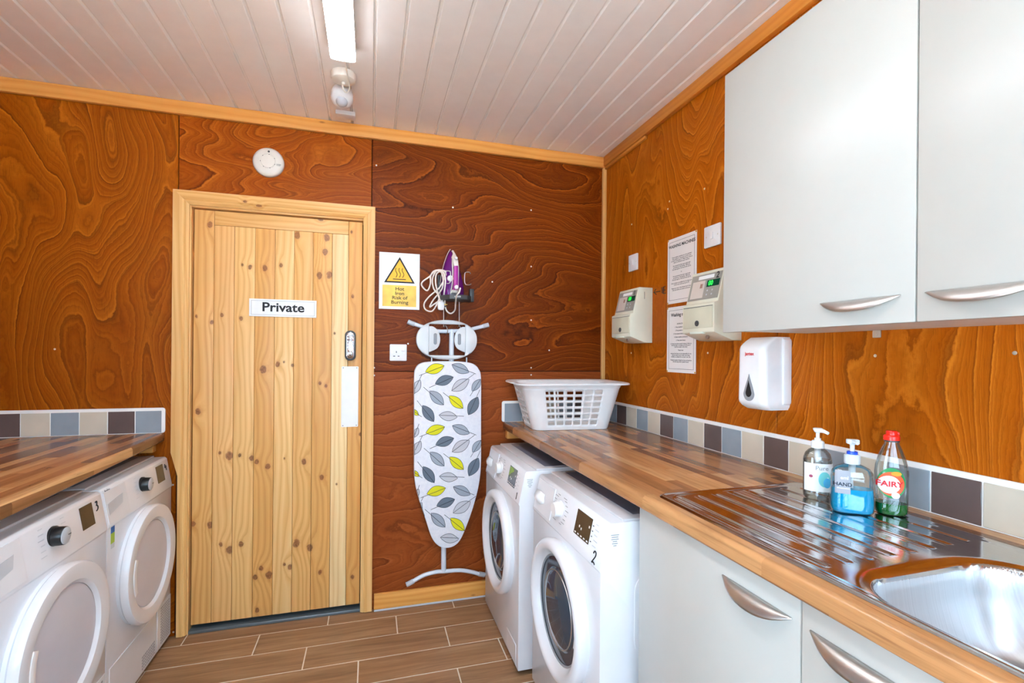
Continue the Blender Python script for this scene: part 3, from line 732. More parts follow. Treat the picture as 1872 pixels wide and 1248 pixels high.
    mb.prism(pts, 'y', -.010, -.020, .003, 2); obj('door_handle', mb, m_white, dd)
    return t
washer('washing machine marked 1, farther one, beside the ironing board', (-.736, -.402, 0), '1', True)
washer('washing machine marked 2, nearer one, beside the white base cabinet', (-.692, -1.054, 0), '2', False)

def dryer(label, loc, ch, rz=0.0, W=.572):
    D, H, slope = .60, .853, .018
    t = thing('tumble_dryer', label, 'tumble dryer', loc, LEFT+rz, 'tumble dryers under the left worktop'); feet(t, W, D); casing(t, W, D, H, slope)
    # water tank drawer with a scooped grip on the left
    x0 = -W/2+.006
    mb = MB(); onpan(mb, H, slope, [(x0, H-.130), (x0+.155, H-.130), (x0+.155, H-.016), (x0, H-.016)], -.002, .0042); dr = obj('tank_drawer', mb, m_enamel, t)
    rg = []
    for k in range(7):
        a = k/6; z = H-.100+.052*a; y = pan(H, slope, z)
        rg.append([(x0+.012, y-.0026, z), (x0+.014, y-.0026+.0*a, z), (x0+.118+.012*a, y-.0030, z), (x0+.124+.012*a, y-.0024, z)])
    mb = MB(); onpan(mb, H, slope, [(x0+.010, H-.100), (x0+.112, H-.082), (x0+.124, H-.048), (x0+.010, H-.060)], .0021, .0008); obj('drawer_grip', mb, m_lgrey, dr)
    kx, kz = .010, H-.062; yk = pan(H, slope, kz)
    mb = MB(); mb.lathe([(.030, -.004), (.030, .003), (.0275, .005), (.0265, .028), (.0255, .0295)], (kx, yk, kz), 'y', 36); kn = obj('knob', mb, m_black, t)
    mb = MB(); mb.lathe([(.0248, .029), (.0248, .0305), (.023, .0315)], (kx, yk, kz), 'y', 36); obj('knob_cap', mb, m_lgrey, kn)
    mb = MB(); mb.box(kx+.008, kx+.022, yk-.0322, yk-.0314, kz-.001, kz+.001); obj('knob_mark', mb, m_ink, kn)
    mb = MB()
    for k in range(12):
        z = H-.024-(k % 6)*.0155; s = -1 if k < 6 else 1; L = .018+.008*(k % 3)/2; x = kx+s*.042
        onpan(mb, H, slope, [(x, z-.001), (x+s*L, z-.001), (x+s*L, z+.001), (x, z+.001)], .0003, .0003)
    obj('programme_print', mb, m_lgrey, t)
    dx0, dx1 = (.150, .222)
    mb = MB(); onpan(mb, H, slope, [(dx0, H-.096), (dx1, H-.096), (dx1, H-.024), (dx0, H-.024)], -.001, .0022); obj('display', mb, m_screen, t)
    number(t, H, slope, ch, .248, H-.045, .016); logo(t, H, slope, -.262+.012, H-.012-.004, .018)
    # door: wide flat white ring, shallow disc, grip slot
    cx, cz = 0.0, .475
    dd = obj('door', MB().lathe([(.224, -.006), (.224, .010), (.229, .016), (.229, .032), (.224, .039), (.212, .041), (.176, .036), (.170, .030), (.166, .0255)], (cx, 0, cz), 'y', 72, cap=False), m_enamel, t)
    obj('door_disc', MB().lathe([(.1675, .023), (.163, .0265), (.12, .027), (.06, .0275), (.002, .0275)], (cx, 0, cz), 'y', 64), m_door_inner, dd)
    mb = MB(); pts = []
    for sgn, R in ((1, .176), (-1, .152)):
        for k in range(9):
            a = PI+(-.42+.84*k/8)*sgn; pts.append((cx+R*math.cos(a), cz+R*math.sin(a)))
    mb.prism(pts, 'y', -.022, -.0385, .003, 2); obj('door_handle', mb, m_white, dd)
    # plinth panel with condenser flap and grilles
    mb = MB(); mb.box(-W/2+.02, .125, -.0022, .001, .032, .205, .001, 1); obj('condenser_flap', mb, m_enamel, t)
    mb = MB(); mb.box(.135, W/2-.004, -.0022, .001, .028, .215, .001, 1); gp = obj('vent_panel', mb, m_enamel, t)
    mb = MB()
    for r in range(14):
        for c in range(7): mb.box(.172+c*.014, .180+c*.014, -.0030, -.002, .042+r*.0118, .0485+r*.0118)
    g_ = obj('vent_grille', mb, m_midgrey, gp); g_['kind'] = 'stuff'
    mb = MB()
    for r in range(5):
        for c in range(9): mb.box(-.01+c*.014, -.002+c*.014, -.0030, -.002, .040+r*.0118, .0465+r*.0118)
    g_ = obj('vent_grille', mb, m_midgrey, gp); g_['kind'] = 'stuff'
    mb = MB(); mb.box(.140, .158, -.0032, -.002, .12, .175, .001, 1); obj('flap_catch', mb, m_enamel, gp)
    return t
d4 = dryer('tumble dryer marked 4, farther one, next to the pine door frame', (-2.216, -.305, 0), '4', 0)
dryer('tumble dryer marked 3, nearer one, cut by the left picture edge', (-2.213, -.890, 0), '3', 0, .574)
mb = MB(); mb.box(-.262, -.236, -.0008, .0004, .685, .730); mb2 = MB(); mb2.box(-.262, -.236, -.0008, .0004, .648, .6845); mb3 = MB(); mb3.box(-.262, -.236, -.0008, .0004, .630, .6475)
st_ = obj('energy_label', mb, plain('label_blue', (24, 96, 168), .5), d4, 'blue and green energy sticker'); obj('label_band', mb2, plain('label_green', (160, 190, 30), .5), st_); obj('label_band', mb3, m_lgrey, st_)

# ------------------------------------------------------------------ cabinets
def bow_handle(parent, cx, z, y, L=.180, H=.026, Dp=.024):
    rings = []
    N = 28
    for i in range(N+1):
        s = -1+2*i/N; wv = max(.02, (1-abs(s)**2.3)); ring = []
        for k in range(9):
            a = PI/2*k/8; ring.append((cx+s*L/2, y-Dp*wv*math.sin(a)*.98-.0006, z-H*wv*(1-math.cos(a))))
        rings.append(ring)
    t = MB(); t.loft(rings, False, False); o = obj('handle', t, m_chrome, parent, 'brushed metal bow handle')
    md = o.modifiers.new('thick', 'SOLIDIFY'); md.thickness = .0018; md.offset = 1
    return o
# wall cabinet: local x = -world y
cw = thing('wall_cabinet', 'large white double door wall cabinet above the sink', 'cabinet', (0, -1.402, 1.408), RIGHT)
CWID = 1.075
mb = MB()
mb.box(.002, CWID, -.298, -.001, .004, .020, .001, 1); mb.box(.002, CWID, -.298, -.001, .752, .768, .001, 1); mb.box(.002, .018, -.298, -.001, .020, .752, .001, 1); mb.box(CWID-.018, CWID, -.298, -.001, .020, .752, .001, 1); mb.box(.018, CWID-.018, -.008, -.001, .020, .752)
obj('carcass', mb, m_cabin, cw)
for a, b, hx in ((.0, .5355, .420), (.5385, CWID, .645)):
    mb = MB(); mb.box(a, b, -.320, -.300, 0, .770, .002, 2); d = obj('door', mb, m_cab, cw)
    bow_handle(d, hx, .0545, -.320)
mb = MB(); mb.box(.214, .236, -.006, -.0008, -.016, .004, .002); mb.lathe([(.004, 0), (.003, .002)], (.225, -.006, -.008), 'y', 10); obj('fixing_bracket', mb, m_steelscrew, cw)
# base cabinet
cb = thing('base_cabinet', 'white two door base cabinet under the sink', 'cabinet', (0, -1.404, 0), RIGHT)
mb = MB(); BW = 1.078
mb.box(.0, .018, -.578, -.02, .10, WZ-WT-.001, .001, 1); mb.box(BW-.018, BW, -.578, -.02, .10, WZ-WT-.001, .001, 1); mb.box(.018, BW-.018, -.578, -.02, .10, .118); mb.box(.018, BW-.018, -.03, -.02, .118, .70)
obj('carcass', mb, m_cab, cb)
mb = MB(); mb.box(.0, BW, -.53, -.512, .001, .10); obj('plinth', mb, m_cab, cb)
for a, b, hx in ((.0015, .5375, .431), (.5405, BW, .649)):
    mb = MB(); mb.box(a, b, -.598, -.579, .108, WZ-WT-.004, .002, 2); d = obj('door', mb, m_cab, cb)
    bow_handle(d, hx, .8655, -.598)

# ------------------------------------------------------------------ sink
def sstep(a, b, v):
    t = min(1, max(0, (v-a)/(b-a))); return t*t*(3-2*t)
BX0, BX1, BY0, BY1, BR = -.555, -.180, -2.345, -1.985, .10     # bowl
def sd_rr(x, y, x0, x1, y0, y1, r):
    cx, cy, hx, hy = (x0+x1)/2, (y0+y1)/2, (x1-x0)/2-r, (y1-y0)/2-r
    qx, qy = abs(x-cx)-hx, abs(y-cy)-hy
    return math.hypot(max(qx, 0), max(qy, 0)) + min(max(qx, qy), 0) - r
def sink_z(x, y):
    z = WZ+.0032
    e = sd_rr(x, y, SK[0], SK[1], SK[2], SK[3], .035)
    z -= .0028*sstep(-.006, 0, e); z += .0012*sstep(-.016, -.009, e)*(1-sstep(-.009, -.003, e))
    # recessed plateau of drainer and bowl
    dr = sd_rr(x, y, SK[0]+.022, SK[1]-.022, -2.43, SK[3]-.022, .045)
    z -= .0016*(1-sstep(-.006, .0, dr))
    # flutes of the drainer
    for k in range(8):
        fx = -.535+k*.0565; ye = -1.935+.002*k; ys = -1.490-.010*abs(k-3.5)/3.5
        u = abs(x-fx)
        if u < .016 and ye-.01 < y < ys+.01:
            w_ = sstep(ye-.008, ye+.004, y)*(1-sstep(ys-.012, ys+.006, y))
            z -= .0016*(sstep(.0, .003, .0075-u) if u < .0075 else 0)*w_
            z += .0006*math.exp(-((u-.0095)/.0025)**2)*w_
    b = sd_rr(x, y, BX0, BX1, BY0, BY1, BR)
    z -= .004*(1-sstep(-.005, .022, b))
    if b < 0:
        z -= .150*(1-(1-min(1, -b/.060))**2.2)*sstep(0, -.012, b)
        cxx, cyy = (BX0+BX1)/2, (BY0+BY1)/2
        z -= .010*(1-sstep(.03, .17, math.hypot(x-cxx, y-cyy)))
    return z
sk = thing('kitchen_sink', 'stainless steel inset sink with fluted drainer in the right worktop', 'sink', ((SK[0]+SK[1])/2, (SK[2]+SK[3])/2, WZ))
mb = MB(); NX, NY = 150, 270
ox, oy = (SK[0]+SK[1])/2, (SK[2]+SK[3])/2
gv = []
for i in range(NX+1):
    row = []
    for j in range(NY+1):
        x = SK[0]+(SK[1]-SK[0])*i/NX; y = SK[2]+(SK[3]-SK[2])*j/NY
        # pull the corners of the plate round
        e = sd_rr(x, y, SK[0], SK[1], SK[2], SK[3], .035)
        if e > 0:
            cx_ = min(max(x, SK[0]+.035), SK[1]-.035); cy_ = min(max(y, SK[2]+.035), SK[3]-.035); d_ = math.hypot(x-cx_, y-cy_)
            x = cx_+(x-cx_)*.035/d_; y = cy_+(y-cy_)*.035/d_
        row.append(mb.bm.verts.new((x-ox, y-oy, sink_z(x, y)-WZ)))
    gv.append(row)
for i in range(NX):
    for j in range(NY): mb.bm.faces.new((gv[i][j], gv[i+1][j], gv[i+1][j+1], gv[i][j+1]))
for e in mb.bm.edges: e.smooth = True
for f in mb.bm.faces: f.smooth = True
me = bpy.data.meshes.new('basin'); mb.bm.to_mesh(me); mb.bm.free(); obj('basin', me, m_steel, sk)
bc = ((BX0+BX1)/2-ox, (BY0+BY1)/2-oy)
mb = MB(); mb.lathe([(.044, -.1655), (.042, -.160), (.036, -.159), (.033, -.163), (.006, -.1635), (.001, -.1635)], (bc[0], bc[1], 0), 'z', 36); wst = obj('waste', mb, m_mirror, sk)
for k in range(8):
    a = 2*PI*k/8; mb = MB(); mb.lathe([(.005, -.1632), (.005, -.1628)], (bc[0]+.02*math.cos(a), bc[1]+.02*math.sin(a), 0), 'z', 10); obj('waste_hole', mb, m_black, wst)

# ------------------------------------------------------------------ bottles
SZ = WZ+.0035
def ering(rx, ry, z, n=32, p=2.6, cx=0, cy=0):
    out = []
    for i in range(n):
        a = 2*PI*i/n; c, s_ = math.cos(a), math.sin(a)
        out.append((cx+rx*math.copysign(abs(c)**(2/p), c), cy+ry*math.copysign(abs(s_)**(2/p), s_), z))
    return out
def onside(rx, ry, p, x, z, off=.0008):
    """point on the front (-y) side of a superellipse body"""
    u = min(1, abs(x)/rx); y = -ry*(1-u**p)**(1/p); return (x*(1+off/rx), y-off, z)
def side_patch(mb, rx, ry, p, x0, x1, z0, z1, off, n=14):
    mb.loft([[onside(rx, ry, p, x0+(x1-x0)*k/n, z, off) for k in range(n+1)] for z in (z0, z1)], False, False)
def side_disc(mb, rx, ry, p, cx, cz, ra, rb, off, n=24):
    c = mb.bm.verts.new(onside(rx, ry, p, cx, cz, off)); V = [mb.bm.verts.new(onside(rx, ry, p, cx+ra*math.cos(2*PI*k/n), cz+rb*math.sin(2*PI*k/n), off)) for k in range(n)]
    for k in range(n): mb.bm.faces.new((c, V[k], V[(k+1) % n]))
def side_text(mb, rx, ry, p, st, cx, cz, size, off, bold=0.0):
    mb.text(st, 0, 0, size, bold=bold, f=lambda a, b: onside(rx, ry, p, cx+a, cz+b, off))
FACE = -.62       # bottles turned towards the room
# clear gel bottle with a white pump and paper label
q = P(1494, 909, 'z', SZ)
b = thing('pump_bottle', 'clear pump bottle with white label and white pump on the drainer', 'bottle', (q.x, q.y, SZ), FACE)
rx, ry, p_ = .0335, .027, 2.4
body = [(.9, .0), (.98, .004), (1, .012), (1, .098), (.97, .108), (.86, .120), (.62, .129), (.42, .133), (.40, .138)]
mb = MB(); mb.loft([ering(rx*k, ry*k, z, p=p_) for k, z in body]); obj('shell', mb, m_clear, b)
mb = MB(); mb.loft([ering(rx*k*.95, ry*k*.95, z+.002, p=p_) for k, z in body[:4]]+[ering(rx*.95, ry*.95, .103, p=p_)]); obj('gel', mb, m_cleargel, b)
mb = MB(); side_patch(mb, rx, ry, p_, -.0325, .0325, .022, .096, .0006); obj('label', mb, m_sign, b)
mb = MB(); side_text(mb, rx, ry, p_, 'Pure', .004, .084, .016, .0011); obj('lettering', mb, m_midgrey, b)
mb = MB(); side_disc(mb, rx, ry, p_, .010, .055, .014, .020, .0011); obj('label_print', mb, plain('label_teal', (120, 206, 206), .5), b)
mb = MB(); side_disc(mb, rx, ry, p_, .016, .046, .009, .013, .0014); obj('label_print', mb, plain('label_sky', (80, 178, 224), .5), b)
mb = MB(); side_disc(mb, rx, ry, p_, -.020, .062, .004, .004, .0011); obj('label_print', mb, plain('label_flag', (150, 60, 90), .5), b)
mb = MB(); mb.lathe([(.0155, .134), (.0155, .150), (.013, .153), (.008, .155), (.008, .160)], ax='z', n=24); pm = obj('pump', mb, m_white, b)
mb = MB(); mb.lathe([(.0045, .158), (.0045, .174), (.008, .176), (.0115, .183), (.0115, .186), (.009, .187)], ax='z', n=20); mb.tube([(0, 0, .181), (.010, -.014, .181), (.018, -.025, .177)], [.006, .005, .004], 8); obj('nozzle', mb, m_white, pm)
mb = MB(); mb.lathe([(.008, .088), (.008, .136)], ax='z', n=16); mb.lathe([(.0025, .012), (.0025, .09)], ax='z', n=8); obj('dip_tube', mb, m_white, b)
# blue hand gel
q = P(1561, 938, 'z', SZ)
b = thing('hand_gel_bottle', 'clear pump bottle half full of bright blue gel, middle of three', 'bottle', (q.x+.008, q.y+.012, SZ), FACE)
rx, ry, p_ = .0455, .026, 3.0
body = [(.90, 0), (.97, .004), (1, .014), (1, .030), (.97, .050), (.97, .085), (.93, .098), (.78, .108), (.52, .114), (.36, .117), (.34, .121)]
mb = MB(); mb.loft([ering(rx*k, ry*k, z, p=p_) for k, z in body]); obj('shell', mb, m_clear, b)
mb = MB(); mb.loft([ering(rx*k*.955, ry*k*.94, z+.0015, p=p_) for k, z in body[:5]]+[ering(rx*.925, ry*.91, .058, p=p_)]); obj('gel', mb, m_bluegel, b)
mb = MB(); side_patch(mb, rx*.985, ry*.985, p_, -.040, -.010, .048, .104, .0006); obj('label', mb, plain('grey_label', (158, 160, 168), .4), b)
mb = MB(); side_text(mb, rx*.985, ry*.985, p_, 'HAND', -.025, .070, .0125, .0011, .02); obj('lettering', mb, plain('navy_ink', (24, 40, 60), .5), b)
mb = MB(); side_text(mb, rx*.985, ry*.985, p_, 'eml', -.022, .086, .011, .0011, .02); side_patch(mb, rx*.985, ry*.985, p_, -.036, -.012, .060, .0615, .0011); obj('lettering', mb, m_sign, b)
mb = MB(); mb.lathe([(.0165, .118), (.017, .122), (.017, .138), (.014, .141)], ax='z', n=28); pm = obj('pump', mb, m_frost, b)
mb = MB(); mb.lathe([(.0115, .141), (.0115, .147), (.010, .148)], ax='z', n=24); obj('collar', mb, m_blue, pm)
mb = MB(); mb.lathe([(.005, .147), (.005, .163), (.009, .168)], ax='z', n=18); mb.box(-.012, .014, -.007, .007, .166, .177, .002); mb.tube([(0, -.004, .172), (.004, -.024, .171)], [.005, .004], 8); obj('nozzle', mb, m_frost, pm)
mb = MB(); mb.lathe([(.0075, .085), (.0075, .121)], ax='z', n=16); mb.lathe([(.003, .05), (.003, .09)], ax='z', n=8); obj('dip_tube', mb, m_frost, b)
# washing-up liquid
q = P(1629, 947, 'z', SZ)
b = thing('dish_soap_bottle', 'clear dish soap bottle with red cap and green liquid beside blue gel', 'bottle', (q.x+.036, q.y+.026, SZ), FACE-.1); b.scale = (1, 1, .955)
rx, ry, p_ = .034, .023, 2.3
body = [(.86, 0), (.95, .004), (.97, .014), (.96, .05), (.98, .085), (1, .105), (.95, .122), (.78, .146), (.58, .166), (.44, .178), (.42, .186)]
mb = MB(); mb.loft([ering(rx*k, ry*k**.6, z, p=p_) for k, z in body]); obj('shell', mb, m_clear, b)
mb = MB(); mb.loft([ering(rx*k*.95, ry*k**.6*.93, z+.0015, p=p_) for k, z in body[:3]]+[ering(rx*.91, ry*.91, .028, p=p_)]); obj('liquid', mb, m_greenliq, b)
mb = MB(); side_disc(mb, rx*.985, ry*.99, p_, -.004, .082, .027, .038, .0006); obj('label', mb, plain('label_deep_green', (18, 132, 70), .4), b)
mb = MB(); side_disc(mb, rx*.985, ry*.99, p_, -.005, .080, .025, .030, .0010); obj('label_print', mb, plain('label_orange_red', (226, 84, 30), .4), b)
mb = MB(); side_disc(mb, rx*.985, ry*.99, p_, -.009, .078, .021, .022, .0014); side_disc(mb, rx*.985, ry*.99, p_, .003, .052, .008, .008, .0014); obj('label_print', mb, m_sign, b)
mb = MB(); side_disc(mb, rx*.985, ry*.99, p_, .004, .106, .010, .0055, .0014); obj('label_print', mb, plain('label_orange', (244, 150, 20), .4), b)
mb = MB(); side_text(mb, rx*.985, ry*.99, p_, 'FAIRY', -.008, .079, .019, .0018, .03); obj('lettering', mb, plain('label_red_ink', (206, 26, 34), .5), b)
mb = MB(); mb.lathe([(.0155, .183), (.0155, .187)], ax='z', n=24); obj('neck_ring', mb, m_dkgrey, b)
mb = MB(); mb.lathe([(.0165, .187), (.0168, .196), (.0155, .1985), (.012, .200), (.0115, .208), (.010, .2105), (.002, .211)], ax='z', n=28); mb.box(-.004, .015, -.005, .005, .199, .208, .002); obj('cap', mb, m_red, b)

# ------------------------------------------------------------------ laundry basket
bk = thing('laundry_basket', 'white plastic laundry basket with grid sides on the right worktop corner', 'basket', (-.338, -.228, WZ+.0036), -.085)
BHX, BHY, THX, THY, BH = .198, .128, .262, .168, .232
def basket_ring(t, n=132, grow=0.0):
    hx, hy = BHX+(THX-BHX)*t+grow, BHY+(THY-BHY)*t+grow; r = .045+.025*t
    segs = [(2*(hx-r)), PI*r/2, 2*(hy-r), PI*r/2]*2
    # fixed shares so that bars run straight: long side 36, corner 8, short side 22
    pts = []
    for q_ in range(4):
        nx = (36, 22)[q_ % 2]
        if q_ == 0: A, B = (-hx+r, -hy), (hx-r, -hy); C = (hx-r, -hy+r); a0 = -PI/2
        if q_ == 1: A, B = (hx, -hy+r), (hx, hy-r); C = (hx-r, hy-r); a0 = 0
        if q_ == 2: A, B = (hx-r, hy), (-hx+r, hy); C = (-hx+r, hy-r); a0 = PI/2
        if q_ == 3: A, B = (-hx, hy-r), (-hx, -hy+r); C = (-hx+r, -hy+r); a0 = PI
        for i in range(nx): pts.append((A[0]+(B[0]-A[0])*i/nx, A[1]+(B[1]-A[1])*i/nx))
        for i in range(8): a = a0+PI/2*i/8; pts.append((C[0]+r*math.cos(a), C[1]+r*math.sin(a)))
    return pts
rowsz = [0, .012]
for k in range(6): rowsz += [.012+.014+k*.031+(.0 if k == 0 else 0), .012+.014+k*.031+.019]
rowsz = sorted(set([0.0, .010] + [v for k in range(6) for v in (.024+k*.031, .024+k*.031+.0195)] + [.212]))
mb = MB(); V = []
for z in rowsz:
    pts = basket_ring(z/BH); V.append([mb.bm.verts.new((p[0], p[1], z)) for p in pts])
npt = len(V[0])
def is_hole(i, rowi):
    z = rowsz[rowi]
    if not any(abs(z-(.024+k*.031)) < 1e-6 for k in range(6)): return False
    if i < 36: j = i-3; return 0 <= j < 30 and j % 5 != 4
    i2 = i-44
    if 0 <= i2 < 22: j = i2-1; return 0 <= j < 20 and j % 5 != 4
    i3 = i-74
    if 0 <= i3 < 36: j = i3-3; return 0 <= j < 30 and j % 5 != 4
    i4 = i-118
    if 0 <= i4 < 22: j = i4-1; return 0 <= j < 20 and j % 5 != 4
    return False
for r_ in range(len(rowsz)-1):
    for i in range(npt):
        if is_hole(i, r_): continue
        mb.bm.faces.new((V[r_][i], V[r_][(i+1) % npt], V[r_+1][(i+1) % npt], V[r_+1][i]))
mb.bm.faces.new(V[0][::-1])
o = obj('basket_body', mb, m_white, bk); md = o.modifiers.new('thick', 'SOLIDIFY'); md.thickness = .0028; md.offset = 1
rings = []
for grow, z in ((0.0, .208), (.001, .226), (.006, .232), (.014, .235), (.030, .236), (.036, .232), (.037, .226), (.0345, .2265), (.032, .2305), (.015, .230), (.006, .224), (.0035, .208)):
    rings.append([(p[0], p[1], z) for p in basket_ring(z/BH if z < .232 else 1, grow=grow)])
mb = MB(); mb.loft(rings, False, True, True); rim = obj('rim', mb, m_white, bk)
for sx in (-1, 1):
    mb = MB(); mb.prism([(sx*(THX+.030)+a, b_) for a, b_ in rrect(.018, .085, .016, 5)], 'z', .2285, .2345, .002, 2); obj('grip', mb, m_white, rim)

# ------------------------------------------------------------------ wall switches, socket, meters, papers, dispenser
def screw(parent, x, z, y): 
    m_ = MB(); m_.lathe([(.0035, 0), (.003, .0008), (.0008, .001)], (x, y, z), 'y', 10); obj('screw', m_, m_steelscrew, parent)
def face_plate(t, w_, h_, th=.009):
    mb = MB(); mb.prism(rrect(w_/2, h_/2, .005, 4), 'y', -.0004, -th, .0022, 2); obj('plate', mb, m_white, t)
q = P(728, 644.3, 'y', 0)
t = thing('wall_socket', 'white single switched wall socket below the warning sign', 'socket', (q.x, 0, q.z)); face_plate(t, .087, .087)
mb = MB(); mb.box(.016, .032, -.0125, -.0085, .008, .026, .0015); obj('rocker', mb, m_white, t)
mb = MB(); mb.box(-.012, -.008, -.0094, -.0088, -.002, .008); mb.box(-.026, -.016, -.0094, -.0088, -.021, -.017); mb.box(-.003, .006, -.0094, -.0088, -.021, -.017); obj('pin_holes', mb, m_black, t)
screw(t, -.032, -.002, -.009); screw(t, .032, -.002, -.009)
for (px, py, w_, h_, lb, rk) in ((1159.3, 480, .087, .087, 'small white light switch nearest the room corner', 1), (1304.8, 431, .098, .087, 'white switched connection unit beside the wall cabinet', 2)):
    q = P(px, py, 'x', 0); t = thing('wall_switch', lb, 'switch', (0, q.y, q.z), RIGHT); face_plate(t, w_, h_)
    mb = MB(); mb.box(-.008, .008, -.0125, -.0085, -.013, .013, .0015); obj('rocker', mb, m_white, t)
    screw(t, -.034, 0, -.009); screw(t, .034, 0, -.009)
def paper(name, label, pts, body, head, hsize, hz, bsize, bz, sp):
    ys = [P(a, b_, 'x', 0) for a, b_ in pts]; yc = sum(v.y for v in ys)/4; zc = sum(v.z for v in ys)/4
    s = thing(name, label, 'notice', (-.0008, yc, zc), RIGHT)
    mb = MB(); mb.box(-.1055, .1055, -.0006, 0, -.1495, .1495); obj('sheet', mb, m_paper, s)
    mb = MB(); frame(mb, .091, .134, .0012, -.0008); obj('border_line', mb, m_ink, s)
    mb = MB(); mb.text(head, 0, hz, hsize, -.0009, bold=.03); obj('heading', mb, m_ink, s)
    mb = MB(); mb.text(body, 0, bz, bsize, -.0009, bold=.02, spacing=sp); obj('body_text', mb, m_ink, s)
    for sx in (-.101, .101):
        for sz in (-.145, .145):
            mb = MB(); mb.lathe([(.004, 0), (.0035, .002), (.001, .003)], (sx, -.0006, sz), 'y', 10); obj('drawing_pin', mb, m_brass, s)
paper('notice_sheet', 'upper white notice headed WASHING MACHINES pinned to right wall', ((1221, 438), (1275, 420), (1220, 557), (1274, 550)),
      'These washing machines are coin operated\nThey require £1 coins and run off to your\n£1 worth of time per £1. Please insert coins in\ntimer on wall above each machine.\n\nWe recommend the super quick wash\nprogramme at 30 degrees, 1400 spin\nthis takes approx. 30 mins & will cost £2\n\nor\n\nWe recommend the super quick wash\nprogramme at 40 degrees, 1400 spin\nthis takes approx. 40 mins & will cost £3\n\nOther washes are available but can take up to\n2 hours and could cost up to £10\n\nPlease put coins in the lightest load of wash\nthen just before you select programme.',
      'WASHING MACHINES', .0195, .112, .0082, -.014, .96)
paper('notice_sheet', 'lower white notice headed Washing machine partly behind the coin meter', ((1220, 561.6), (1273, 560), (1219.5, 678), (1272.8, 681)),
      'INSTRUCTIONS\n\n1. Place washing in machine\n\n2. Put powder in drawer\n\n3. Put money in the timer on wall\n\n4. Select washing programme\n\n5. Press start button\n\n6. Ensure you have enough money in timer so\nthat the wash is complete and will open if\nit still has water in the drum\n\nPlease note\n\nwithout limit that you are responsible for any\ndamage which occurs when using these\nfacilities, so please do so at your own risk\n\nWashing powder & liquid can be purchased at\nthe site shop during opening hours',
      'Washing machine', .021, .112, .0082, -.015, .91)
def coin_meter(label, loc, num):
    """local: facing -y, x right; lower cash box deeper, upper fascia tilted back"""
    t = thing('coin_meter', label, 'coin meter', loc, RIGHT, 'coin meters on the right wall'); W = .188
    prof = [(-.001, 0), (-.098, .030), (-.122, .034), (-.122, .150), (-.104, .155), (-.094, .268), (-.090, .272), (-.001, .272)]
    prof = [(-.001, 0), (-.045, .002), (-.122, .030), (-.124, .036), (-.124, .140), (-.108, .146), (-.078, .270), (-.074, .272), (-.001, .272)]
    mb = MB(); mb.prism(prof, 'x', -W/2, W/2, .002, 2); obj('casing', mb, m_cream, t)
    def fy(z): return -.108+(.030)*(z-.146)/(.124)
    def on(mb, pts, off, th): mb.loft([[(a, fy(b_)-off, b_) for a, b_ in pts], [(a, fy(b_)-off-th, b_) for a, b_ in pts]])
    R = lambda x0, x1, z0, z1: [(x0, z0), (x1, z0), (x1, z1), (x0, z1)]
    mb = MB(); on(mb, R(-.088, .088, .158, .260), .0002, .001); fs = obj('fascia', mb, m_ledpanel, t)
    mb = MB(); on(mb, R(-.075, .0, .166, .234), .0012, .0006); obj('instruction_card', mb, plain('meter_card', (206, 196, 186), .5), fs)
    mb = MB(); on(mb, R(-.045, .045, .240, .254), .0012, .0006); obj('name_strip', mb, m_sign, fs)
    mb = MB(); on(mb, R(.012, .082, .206, .232), .0012, .0008); lw = obj('led_window', mb, m_leddark, fs)
    mb = MB(); mb.text('00', 0, 0, .026, bold=.02, f=lambda a, b_: (.034+a, fy(.219+b_)-.0024, .219+b_)); obj('led_digits', mb, m_led, lw)
    mb = MB(); mb.text(num, 0, 0, .034, bold=.03, f=lambda a, b_: (.066+a, fy(.246+b_)-.0024, .246+b_)); obj('number_print', mb, m_ink, fs)
    mb = MB(); on(mb, R(-.026, -.012, .205, .222), .0018, .0005); obj('card_print', mb, plain('card_print', (150, 110, 96), .6), fs)
    mb = MB()
    for x in (.022, .050):
        for z in (.176, .192): on(mb, R(x-.003, x+.003, z-.003, z+.003), .0012, .0008)
    obj('buttons', mb, m_lgrey, fs)
    mb = MB(); mb.box(-.086, .086, -.1265, -.1235, .048, .128, .002); d = obj('cash_door', mb, m_creamdk, t)
    mb = MB(); mb.box(-.086, .086, -.1255, -.1238, .1285, .1305); obj('slot_shadow_gap', mb, m_dkgrey, d)
    mb = MB(); mb.lathe([(.011, 0), (.011, .003), (.0085, .004), (.0085, .0045), (.002, .0045)], (.0, -.126, .066), 'y', 20); lk = obj('lock', mb, m_dkgrey, d)
    mb = MB(); mb.box(-.001, .001, -.1312, -.1304, .061, .071); obj('keyhole', mb, m_mirror, lk)
    mb = MB(); mb.lathe([(.008, 0), (.008, .006), (.004, .007)], (.025, -.095, .0135), 'y', 16); obj('under_lock', mb, m_chrome, t)
    mb = MB(); mb.box(-.045, .030, -.1265, -.090, .0255, .034, .002); obj('coin_tray', mb, plain('pale_green_cream', (212, 220, 206), .4), t)
    mb = MB(); mb.box(W/2-.0002, W/2+.0006, -.048, -.0462, .215, .250); obj('coin_slot', mb, m_black, t)
    return t
coin_meter('cream coin meter marked 1 near the room corner', (0, -.4265, 1.398), '1')
coin_meter('cream coin meter marked 2 partly hidden by the wall cabinet', (0, -1.0265, 1.396), '2')

